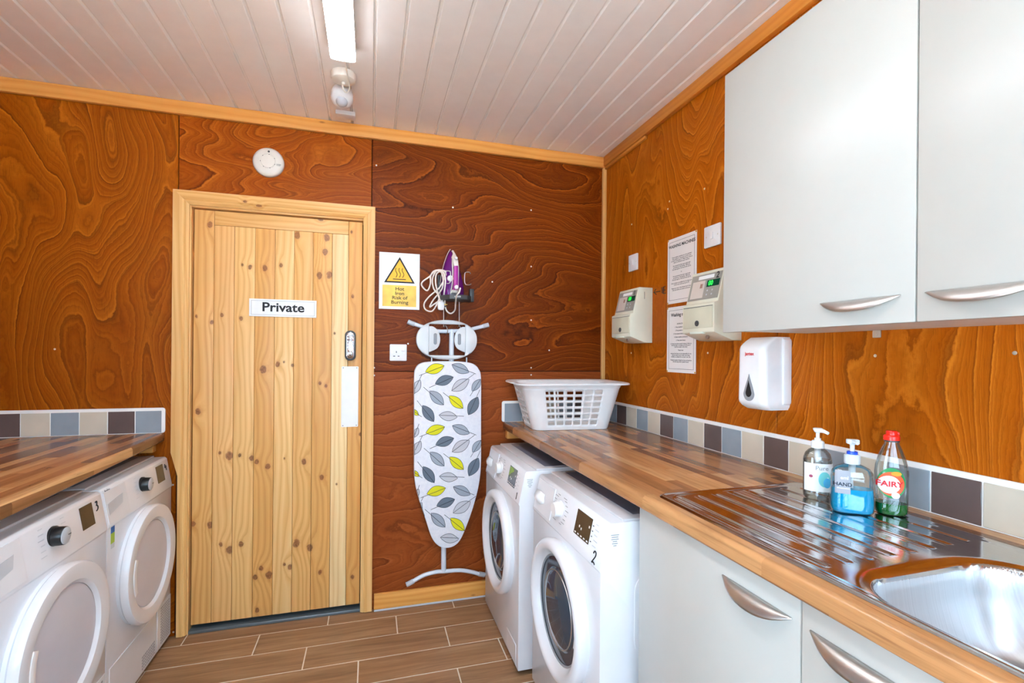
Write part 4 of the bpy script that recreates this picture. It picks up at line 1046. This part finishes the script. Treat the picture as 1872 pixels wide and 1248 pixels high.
# soap dispenser
ds = thing('soap_dispenser', 'white wall soap dispenser with grey teardrop window under the cabinet', 'dispenser', (0, -1.282, 1.160), RIGHT)
rings = []
HD = .242
for k in range(25):
    v = k/24; z = HD*v
    d = .112 if v < .84 else .112-.045*((v-.84)/.16)**1.6
    d -= .018*max(0, (.12-v)/.12)**2*3*.5
    hw_ = .058+.004*(1-v); 
    if v < .10: hw_ -= .010*((.10-v)/.10)**2
    ring = []
    r = .022
    rr_ = rrect(hw_, d, r, 6)
    ring = [(a, min(-.0008, b_), z) for a, b_ in rr_ if b_ < 0]
    rings.append([(-hw_*.97, -.0008, z)] + [p for p in sorted(ring, key=lambda p_: math.atan2(p_[0], -p_[1]))] + [(hw_*.97, -.0008, z)])
mb = MB(); mb.loft(rings); obj('cover', mb, m_white, ds)
mb = MB(); mb.prism(rrect(.0655, .112, .012, 4, 0, .128), 'y', -.0006, -.034, .004, 2); obj('back_case', mb, m_white, ds)
tear = []
for i in range(36):
    a = 2*PI*i/36; x = math.sin(a); yv = -math.cos(a)
    wv = 1.0 if yv < 0 else (1-yv)**.75*(1-.0) if yv < 1 else 0
    tear.append((.0235*x*(wv if yv > 0 else 1), .024*yv if yv < 0 else .066*yv))
tear = [(.0*1+a, .052+b_) for a, b_ in tear]
mb = MB(); mb.prism(tear, 'y', -.108, -.1145, .001, 1); wn = obj('window', mb, m_midgrey, ds, 'grey teardrop viewing window')
mb = MB(); mb.prism([(a*.55, .052+(b_-.052)*.62+.004) for a, b_ in tear], 'y', -.114, -.1155, .0006, 1); obj('window_core', mb, m_black, wn)
mb = MB(); mb.text('jantex', 0, .186, .016, -.1126, bold=.03); obj('logo', mb, plain('logo_red', (200, 30, 30), .5), ds)

# ------------------------------------------------------------------ smoke alarm
q = P(491, 297, 'y', -.015)
t = thing('smoke_alarm', 'round white smoke alarm on the wall above the door', 'smoke alarm', (q.x, 0, q.z))
mb = MB(); mb.lathe([(.068, .0005), (.070, .004), (.070, .018), (.066, .026), (.056, .032), (.036, .035), (.0345, .0335), (.0325, .0335), (.031, .036), (.012, .037), (.001, .037)], ax='y', n=56); obj('body', mb, m_warmwhite, t)
mb = MB()
for k in range(7):
    a = .5+k*.9; mb.lathe([(.0024, 0), (.0024, .0006)], (.0335*math.cos(a), -.0332, .0335*math.sin(a)), 'y', 8)
mb.lathe([(.005, 0), (.005, .0008)], (.004, -.0335, .047), 'y', 14)
mb.box(.036, .058, -.0345, -.0325, -.012, -.0105); mb.box(.038, .056, -.0345, -.0325, -.017, -.0158); obj('vents', mb, m_dkgrey, t)

# ------------------------------------------------------------------ ceiling light, rose, sensor
lx, ly1, ly0 = -1.443, -.672, -2.17
t = thing('batten_light', 'lit white batten light on the ceiling', 'lamp', (lx, (ly0+ly1)/2, CEIL-.062))
Lh = (ly1-ly0)/2
mb = MB(); mb.prism([(-.046, .0085), (.046, .0085), (.046, .046), (.034, .0615), (-.034, .0615), (-.046, .046)], 'y', -Lh, Lh, .002, 1); obj('base', mb, m_white, t)
pr = [(-.0455, .008), (-.043, .004), (-.034, .0015), (-.022, .0004), (0, 0), (.022, .0004), (.034, .0015), (.043, .004), (.0455, .008)]
mb = MB(); mb.prism(pr, 'y', -Lh+.001, Lh-.001); obj('diffuser', mb, m_lamp, t)
cab_pts = [P(632, 118, 'z', 2.475), P(636, 140, 'z', 2.47), P(639, 160, 'z', 2.455), P(634, 169, 'z', 2.445), P(628, 164, 'z', 2.447), P(626, 153, 'z', 2.466)]
o_ = Vector((lx, (ly0+ly1)/2, CEIL-.062))
mb = MB(); mb.tube(spline([Vector((lx, ly1-.005, CEIL-.03))-o_] + [p-o_ for p in cab_pts], 8), .0028, 8); obj('cable', mb, m_warmwhite, t)
q = P(628, 135, 'z', CEIL); 
t = thing('ceiling_rose', 'round white ceiling rose between the lamp and the motion sensor', 'ceiling rose', (q.x, q.y, CEIL))
mb = MB(); mb.lathe([(.050, -.0005), (.050, -.020), (.046, -.028), (.034, -.034), (.010, -.036), (.001, -.036)], ax='z', n=40); obj('body', mb, m_warmwhite, t)
mb = MB(); mb.lathe([(.007, -.035), (.006, -.044), (.004, -.046)], ax='z', n=14); obj('cable_grip', mb, m_warmwhite, t)
q = P(626, 172, 'z', CEIL-.02)
t = thing('motion_sensor', 'white ceiling motion sensor with a round lens', 'sensor', (q.x, q.y-.02, CEIL))
tilt = Matrix.Rotation(-.5, 4, 'X')
def tl(mb):
    bmesh.ops.transform(mb.bm, matrix=Matrix.Translation((0, 0, -.036)) @ tilt, verts=list(mb.bm.verts)); return mb
mb = MB(); mb.lathe([(.034, -.0005), (.034, -.020), (.026, -.030)], ax='z', n=30); obj('base', mb, m_warmwhite, t)
mb = MB(); mb.lathe([(.030, .024), (.044, .018), (.047, .004), (.047, -.022), (.043, -.034), (.032, -.042), (.024, -.044)], ax='z', n=36); obj('body', tl(mb), m_white, t)
mb = MB(); mb.lathe([(.0255, -.040), (.024, -.047), (.018, -.055), (.009, -.060), (.001, -.061)], ax='z', n=30); obj('lens', tl(mb), m_lgrey, t)
q = P(632, 207, 'z', CEIL)
t = thing('junction_box', 'small white cable box on the ceiling beside the back wall trim', 'cable box', (q.x, q.y, CEIL))
mb = MB(); mb.box(-.045, .045, -.030, .030, -.020, -.0005, .003); obj('lid', mb, m_white, t)
mb = MB(); mb.box(-.006, .006, .028, .045, -.012, -.0005, .002); obj('trunking', mb, m_white, t)

# ------------------------------------------------------------------ ironing board
YB = -.050           # front of the board
ib = thing('ironing_board', 'ironing board with leaf patterned cover hanging upright on the back wall', 'ironing board', (-.935, 0, .10))
IO = Vector((-.935, 0, .10))
def IB(px, py, y): return P(px, py, 'y', y)-IO
outl = [(770, 663.5), (790, 660.5), (817, 660), (846, 661), (866, 665), (876, 675), (880, 692), (880, 760), (880, 840), (878, 872), (873, 900), (863, 935), (852, 965), (843, 985), (834, 996), (822, 1001.5), (808, 1001), (797, 994), (788, 980), (778, 950), (768, 920), (761, 895), (757.5, 870), (757, 840), (757, 760), (757, 692), (760, 673)]
sp = spline([IB(a, b_, YB) for a, b_ in outl], 4, True)
cxo = sum(p.x for p in sp)/len(sp); czo = sum(p.z for p in sp)/len(sp)
rings = []
for g_, y in ((.985, YB+.034), (1.0, YB+.028), (1.0, YB+.008), (.99, YB+.002), (.965, YB)):
    rings.append([(cxo+(p.x-cxo)*g_, y, czo+(p.z-czo)*(1-(1-g_)*.45)) for p in sp])
def cover_mat():
    g = NG('white_cotton_cover'); p = g.objpos(); n = g.noise(g.vec(p[0], p[1], p[2]), 60, 3)
    g.base(g.ramp(n, [(.3, lin((228, 230, 238))), (.7, lin((240, 240, 245)))]), .75, 0, .2); g.bump(n, .05, .001); return g.m
mb = MB(); mb.loft(rings); cov = obj('cover', mb, cover_mat(), ib)
# printed leaves: centre, angle (deg, up-right positive), length, colour, stem side
Z0 = [(150, 263, 18, 84, 'y', -1), (258, 262, -25, 80, 'g', 1), (190, 312, 20, 82, 'd', -1), (258, 332, 33, 88, 'l', 1), (325, 332, 55, 62, 'g', -1), (158, 386, -45, 84, 'g', -1), (240, 404, -42, 80, 'y', -1), (312, 420, 62, 86, 'd', 1), (122, 452, -55, 84, 'd', -1), (206, 463, -6, 78, 'l', 1), (72, 340, 60, 68, 'l', 1), (66, 447, -40, 40, 'y', 1), (70, 533, 65, 46, 'l', 1)]
LC = {'y': plain('leaf_yellow', (222, 216, 12), .7), 'g': plain('leaf_grey', (162, 170, 182), .7), 'd': plain('leaf_slate', (102, 114, 128), .7), 'l': plain('leaf_pale_grey', (200, 200, 206), .7)}
leaves = []
for k in range(3):
    for (cx_, cy_, an, L, c_, sd) in Z0:
        y_ = cy_+k*258; x_ = cx_+(2 if k == 1 else 6 if k == 2 else 0)
        if k == 2 and (y_ > 1010 or (cx_ in (312,) and k == 2) or (cx_ == 325 and k == 2) or cx_ in (66, 70)): continue
        if k == 2 and cx_ == 122: continue
        leaves.append((x_, y_, an, L, c_, sd))
from mathutils import geometry as G
poly = [(730+(0)+a, b_) for a, b_ in [(p[0]-730, p[1]) for p in outl]]
def inside(px, py):
    c_ = False; n_ = len(outl)
    for i in range(n_):
        (x1_, y1_), (x2_, y2_) = outl[i], outl[(i+1) % n_]
        if (y1_ > py) != (y2_ > py) and px < (x2_-x1_)*(py-y1_)/(y2_-y1_)+x1_: c_ = not c_
    return c_
def leafpts(cx_, cy_, an, L, n_=12):
    a = math.radians(an); ca, sa = math.cos(a), math.sin(a); out = []
    for sgn in (1, -1):
        for i in range(n_):
            t_ = i/n_ if sgn > 0 else 1-i/n_
            u = (t_-.5)*L; v = sgn*L*.25*math.sin(PI*t_)**.85
            out.append((cx_+u*ca+v*sa, cy_-u*sa+v*ca))
    return out
S4 = .4328
def clip_in(pts):      # keep the print on the cloth: pull points that leave the outline back to its edge
    out = []
    c0 = (818, min(max(sum(p[1] for p in pts)/len(pts), 700), 960))
    for p in pts:
        if inside(*p): out.append(p); continue
        lo, hi = 0.0, 1.0
        for _ in range(18):
            m_ = (lo+hi)/2; q_ = (c0[0]+(p[0]-c0[0])*m_, p[1]+(0 if 690 < p[1] < 960 else (c0[1]-p[1])*(1-m_)))
            if inside(*q_): lo = m_
            else: hi = m_
        out.append((c0[0]+(p[0]-c0[0])*lo*.985, p[1]+(0 if 690 < p[1] < 960 else (c0[1]-p[1])*(1-lo*.985))))
    return out
line = MB()
for (x_, y_, an, L, c_, sd) in leaves:
    pts = [(730+a*S4, 560+b_*S4) for a, b_ in leafpts(x_, y_, an, L)]
    if sum(inside(*p) for p in pts) < 5: continue
    pts = clip_in(pts)
    P3 = [IB(a, b_, YB-.0004) for a, b_ in pts]
    c3 = IB(sum(p[0] for p in pts)/len(pts), sum(p[1] for p in pts)/len(pts), YB-.0005)
    lf = MB(); bm = lf.bm; cv = bm.verts.new(c3); V_ = [bm.verts.new(p) for p in P3]
    for i in range(len(V_)):
        try: bm.faces.new((cv, V_[i], V_[(i+1) % len(V_)]))
        except ValueError: pass
    obj('leaf_print', lf, LC[c_], cov)
    line.tube([p+Vector((0, -.0002, 0)) for p in P3], .0011, 4, True)
    a = math.radians(an); e1 = (x_-sd*L*.5*math.cos(a), y_+sd*L*.5*math.sin(a)); e2 = (x_+sd*L*.86*math.cos(a+.1), y_-sd*L*.86*math.sin(a+.1))
    sv = [(730+(e1[0]+(e2[0]-e1[0])*k/8)*S4, 560+(e1[1]+(e2[1]-e1[1])*k/8)*S4) for k in range(9)]; sv = [p for p in sv if inside(*p)]
    if len(sv) > 1: line.tube([IB(a_, b_, YB-.0007) for a_, b_ in sv], .0012, 4)
obj('leaf_outline', line, plain('leaf_line', (52, 58, 66), .7), cov)['kind'] = 'stuff'
# iron rest: oval ring with two heel pads
m_rest = plain('pale_grey_rest', (216, 220, 222), .35)
yr = -.045
c = IB(817.5, 621, yr); rx, rz = .163, .106
mb = MB(); rings = []
NN = 64
for i in range(NN):
    a = 2*PI*i/NN
    ox_, oz_ = rx*math.copysign(abs(math.cos(a))**.9, math.cos(a)), rz*math.copysign(abs(math.sin(a))**.9, math.sin(a))
    # inner opening: rounded rectangle
    ix, iz = .096*math.copysign(min(1, abs(math.cos(a))*1.5)**.8, math.cos(a)), .082*math.copysign(min(1, abs(math.sin(a))*1.35)**.8, math.sin(a))
    rings.append([(c.x+ox_, yr+.006, c.z+oz_), (c.x+ox_*.985, yr-.004, c.z+oz_*.985), (c.x+(ox_*.6+ix*.4), yr-.009, c.z+(oz_*.6+iz*.4)), (c.x+ix*1.03, yr-.006, c.z+iz*1.03), (c.x+ix, yr, c.z+iz), (c.x+ix*1.02, yr+.006, c.z+iz*1.02)])
mb.loft(rings, False, True, True); rs = obj('iron_rest', mb, m_rest, ib)
for s_ in (-1, 1):
    pts = [(c.x+s_*.097, c.z-.066), (c.x+s_*.080, c.z-.060), (c.x+s_*.052, c.z-.044), (c.x+s_*.040, c.z-.018), (c.x+s_*.038, c.z+.010), (c.x+s_*.046, c.z+.040), (c.x+s_*.062, c.z+.060), (c.x+s_*.080, c.z+.070), (c.x+s_*.097, c.z+.070)]
    pts = [(p.x, p.z) for p in spline([(a, 0, b_) for a, b_ in pts], 4)]
    mb = MB(); mb.prism(pts, 'y', yr+.004, yr-.008, .003, 2); pd = obj('heel_pad', mb, m_rest, rs)
    mb = MB(); mb.prism([(c.x+s_*.064+a, c.z+.004+b_) for a, b_ in rrect(.0085, .030, .0082, 5)], 'y', yr-.0075, yr-.0105, .001, 1); obj('rubber_strip', mb, m_midgrey, pd)
m_tube = plain('pale_blue_grey_tube', (220, 226, 234), .3)
yt = -.020
def tubep(pts, r, name, mat, y=yt): 
    m_ = MB(); m_.tube(spline([IB(a, b_, y) for a, b_ in pts], 6), r, 14); return obj(name, m_, mat, ib)
tubep([(757, 592), (775, 598), (800, 605), (826, 605)], .0105, 'cross_tube', m_tube); tubep([(826, 605), (850, 604), (872, 599), (884, 596)], .0105, 'cross_tube', m_tube)
tubep([(745.5, 587.5), (752, 590.5), (758, 592.5)], .0125, 'end_cap', m_lgrey); tubep([(883, 596.2), (888, 594.8), (893, 593.5)], .0125, 'end_cap', m_lgrey)
tubep([(826, 602), (825.5, 630), (825, 668)], .0135, 'leg_tube', m_tube)
tubep([(811, 990), (811, 1020), (811, 1044)], .0135, 'leg_tube', m_tube)
tubep([(755, 1062), (775, 1051), (797, 1045), (811, 1044), (840, 1042), (862, 1045), (876, 1049)], .0105, 'foot_tube', m_tube)
tubep([(743, 1068.5), (748, 1066), (756, 1061.5)], .0128, 'end_cap', m_lgrey); tubep([(875, 1048.5), (881, 1049.5), (886, 1050.5)], .0128, 'end_cap', m_lgrey)
for px in (787, 851):
    tubep([(px+2, 653), (px+2, 672)], .0035, 'rest_wire', m_tube, -.036)

# ------------------------------------------------------------------ iron and its holder
ih = thing('iron_holder', 'dark grey wall holder with wire loops carrying the iron', 'iron holder', P(833, 545, 'y', 0))
HO = P(833, 545, 'y', 0)
def IH(px, py, y): return P(px, py, 'y', y)-HO
a, b_ = IH(802, 546, -.06), IH(863, 546, -.06)
# tray
pts = [(a.x, -.001), (a.x, -.030), (a.x+.014, -.095), (a.x+.045, -.136), ((a.x+b_.x)/2+.005, -.146), (b_.x-.042, -.136), (b_.x-.012, -.095), (b_.x, -.030), (b_.x, -.001)]
mb = MB(); mb.prism(pts, 'z', -.020, .004, .004, 2); tr = obj('tray', mb, m_dkgrey, ih)
mb = MB(); mb.box(a.x-.002, a.x+.016, -.020, -.001, -.018, .120, .004); obj('back_plate', mb, m_dkgrey, ih)
mb = MB(); mb.box(b_.x-.006, b_.x+.018, -.026, -.001, -.018, .052, .004); obj('back_plate', mb, m_dkgrey, ih)
mb = MB(); [mb.box((a.x+b_.x)/2-.020+k*.007, (a.x+b_.x)/2-.0155+k*.007, -.1466, -.1440, -.011, -.003) for k in range(5)]; obj('logo', mb, m_lgrey, tr)
wire = plain('white_wire', (214, 208, 204), .3)
mb = MB(); mb.tube(spline([IH(a_, c_, y_) for a_, c_, y_ in ((801, 496, -.004), (812, 495, -.07), (822, 495.5, -.11), (823.5, 500, -.112), (823.5, 512, -.112), (821, 517.5, -.11), (812, 518, -.07), (802, 518, -.004))], 5), .0022, 8); obj('wire_loop', mb, wire, ih)
mb = MB(); mb.tube(spline([IH(a_, c_, y_) for a_, c_, y_ in ((860, 500, -.003), (858, 497.5, -.03), (851, 498, -.085), (849.5, 503, -.09), (849.5, 515, -.09), (852, 520, -.085), (858, 520.5, -.03), (861, 519, -.003))], 5), .0022, 8); obj('wire_loop', mb, wire, ih)
for px0, px1 in ((811, 812.5), (839.5, 840)):
    mb = MB(); mb.tube([IH(px0, 545, -.014), IH(px0, 597, -.014)], .0022, 8); obj('hanger_rod', mb, m_cord, ih)
for px in (815, 840):
    mb = MB(); mb.tube(spline([IH(px-3, 598, -.010), IH(px-1, 595, -.033), IH(px+2, 599, -.038), IH(px+3, 607, -.036), IH(px, 610, -.012)], 5), .0025, 8); obj('hook', mb, m_chrome, ih)

ir = thing('steam_iron', 'purple and white steam iron standing upright in the wall holder', 'iron', HO+Vector((0, 0, .005)))
cxi = ((a.x+b_.x)/2)-.014
ZT = P(830, 455, 'y', -.03).z-HO.z-.005
def iron_ring(y, grow, z0, z1, n_=20, shift=0.0, p_=1.85):
    out = []
    for i in range(n_+1):
        t_ = i/n_; z = z0+(z1-z0)*t_; out.append((cxi-.012*t_-grow*1.16*(1-t_**p_)**.85*(.94+.06*min(1, t_*6)), y, z))
    for i in range(n_-1, -1, -1):
        t_ = i/n_; z = z0+(z1-z0)*t_; out.append((cxi-.012*t_+grow*1.16*(1-t_**p_)**.85*(.94+.06*min(1, t_*6)), y, z))
    return out
mb = MB(); mb.loft([iron_ring(-.018, .056, 0, ZT), iron_ring(-.026, .058, 0, ZT), iron_ring(-.030, .0565, 0, ZT-.002)]); obj('soleplate', mb, m_warmwhite, ir)
mb = MB(); mb.loft([iron_ring(-.0305, .056, .001, ZT-.005), iron_ring(-.052, .055, .001, ZT-.010), iron_ring(-.074, .051, .001, ZT-.024), iron_ring(-.090, .042, .001, ZT-.046), iron_ring(-.100, .028, .001, ZT-.075), iron_ring(-.104, .012, .001, ZT-.10)]); sh = obj('water_tank', mb, m_purple, ir)
def hp(z, y, hw_): return [(cxi-hw_, y+.012, z), (cxi-hw_*.8, y, z), (cxi, y-.004, z), (cxi+hw_*.8, y, z), (cxi+hw_, y+.012, z), (cxi+hw_*.6, y+.026, z), (cxi-hw_*.6, y+.026, z)]
mb = MB(); mb.loft([hp(ZT-.010, -.040, .004), hp(ZT-.030, -.066, .010), hp(ZT-.055, -.100, .015), hp(ZT-.078, -.132, .0155), hp(ZT-.100, -.150, .0145), hp(ZT-.118, -.152, .012)]); obj('nose', mb, m_warmwhite, ir)
mb = MB(); mb.loft([hp(ZT-.112, -.154, .0115), hp(ZT-.130, -.157, .012), hp(.070, -.157, .0125), hp(.040, -.152, .013), hp(.022, -.138, .014)]); obj('handle_grip', mb, m_magenta, ir)
mb = MB()
for s_ in (-1, 1):
    mb.tube(spline([(cxi+s_*.012, -.100, ZT-.070), (cxi+s_*.0155, -.128, ZT-.105), (cxi+s_*.0150, -.138, .120), (cxi+s_*.0155, -.130, .060), (cxi+s_*.019, -.110, .016), (cxi+s_*.024, -.080, .003)], 5), .0024, 8)
obj('handle_trim', mb, m_warmwhite, ir)
mb = MB(); mb.loft([hp(.001, -.090, .028), hp(.010, -.124, .020), hp(.026, -.138, .014)]); obj('heel', mb, m_warmwhite, ir)
mb = MB(); mb.lathe([(.016, 0), (.016, .010), (.012, .014)], (cxi-.022, -.098, .085), 'y', 24); obj('steam_dial', mb, m_white, ir)
mb = MB(); mb.lathe([(.008, 0), (.007, .010), (.003, .013)], (cxi+.002, -.136, ZT-.070), 'y', 16); obj('steam_button', mb, m_white, ir)
mb = MB(); mb.lathe([(.009, 0), (.0075, .002)], (cxi-.036, -.088, .118), 'y', 16, 1, .8); mb.tube([(cxi-.050, -.078, .130), (cxi-.036, -.0905, .119), (cxi-.022, -.098, .124)], .002, 6); obj('tank_print', mb, m_sign, ir)
mb = MB(); mb.lathe([(.011, 0), (.011, .006), (.008, .010)], (cxi+.002, -.1535, .034), 'y', 18); obj('cord_socket', mb, m_white, ir)
IOr = HO+Vector((0, 0, .005))
def Zm(px, py): return (770+px*.11213, 440+py*.11213)
cordpts = [(638, 770, -.165), (620, 840, -.178), (575, 900, -.170), (560, 1020, -.11), (548, 1130, -.06), (480, 1185, -.05), (410, 1130, -.05), (385, 1000, -.055), (400, 850, -.07), (425, 640, -.085), (380, 500, -.09), (290, 475, -.085), (200, 500, -.08), (140, 580, -.07), (20, 670, -.06), (15, 740, -.06), (100, 810, -.06), (150, 700, -.07), (160, 560, -.085), (260, 485, -.10), (360, 520, -.105), (395, 640, -.10), (375, 850, -.09), (350, 930, -.07),
           (200, 1040, -.05), (140, 1075, -.05), (200, 960, -.055), (330, 800, -.075), (360, 660, -.09), (330, 520, -.10), (250, 490, -.095), (185, 620, -.08), (205, 780, -.075), (290, 900, -.07), (265, 1010, -.06), (180, 1145, -.05), (70, 1120, -.05), (50, 1020, -.055), (140, 900, -.065), (300, 760, -.08), (375, 600, -.09), (330, 500, -.095), (250, 540, -.09), (235, 680, -.085), (270, 850, -.075), (290, 930, -.065), (330, 985, -.055)]
mb = MB(); mb.tube(spline([P(*Zm(x_, y_), 'y', z_)-IOr for x_, y_, z_ in cordpts], 6), .0040, 8); obj('cord', mb, m_cord, ir, 'cream braided cord in loops')
pq = P(*Zm(320, 1060), 'y', -.055)-IOr
mb = MB(); mb.prism([(pq.x+a_, pq.z+c_) for a_, c_ in rrect(.017, .023, .010, 5)], 'y', pq.y+.012, pq.y-.012, .004, 2); mb.tube([(pq.x+.004, pq.y, pq.z+.02), (pq.x+.010, pq.y, pq.z+.045)], [.007, .004], 10); pg = obj('plug', mb, m_white, ir)
mb = MB(); mb.box(pq.x+.014, pq.x+.026, pq.y-.004, pq.y+.004, pq.z-.006, pq.z+.002); obj('plug_pin', mb, m_black, pg)
mb = MB(); mb.box(pq.x+.016, pq.x+.034, pq.y-.003, pq.y+.003, pq.z+.006, pq.z+.010); obj('plug_pin', mb, m_brass, pg)

for o in bpy.data.objects:                    # printed marks too small to pick apart stay one part of kind stuff
    if o.name.split('.')[0] in ('programme_print', 'option_print', 'indicator_marks', 'display_symbols', 'warning_print', 'lettering', 'body_text', 'heading', 'vents', 'pin_holes', 'buttons', 'logo', 'led_digits', 'handwritten_arrow', 'tank_print', 'heat_symbol', 'sign_border', 'border_line') and o.parent is not None: o['kind'] = 'stuff'
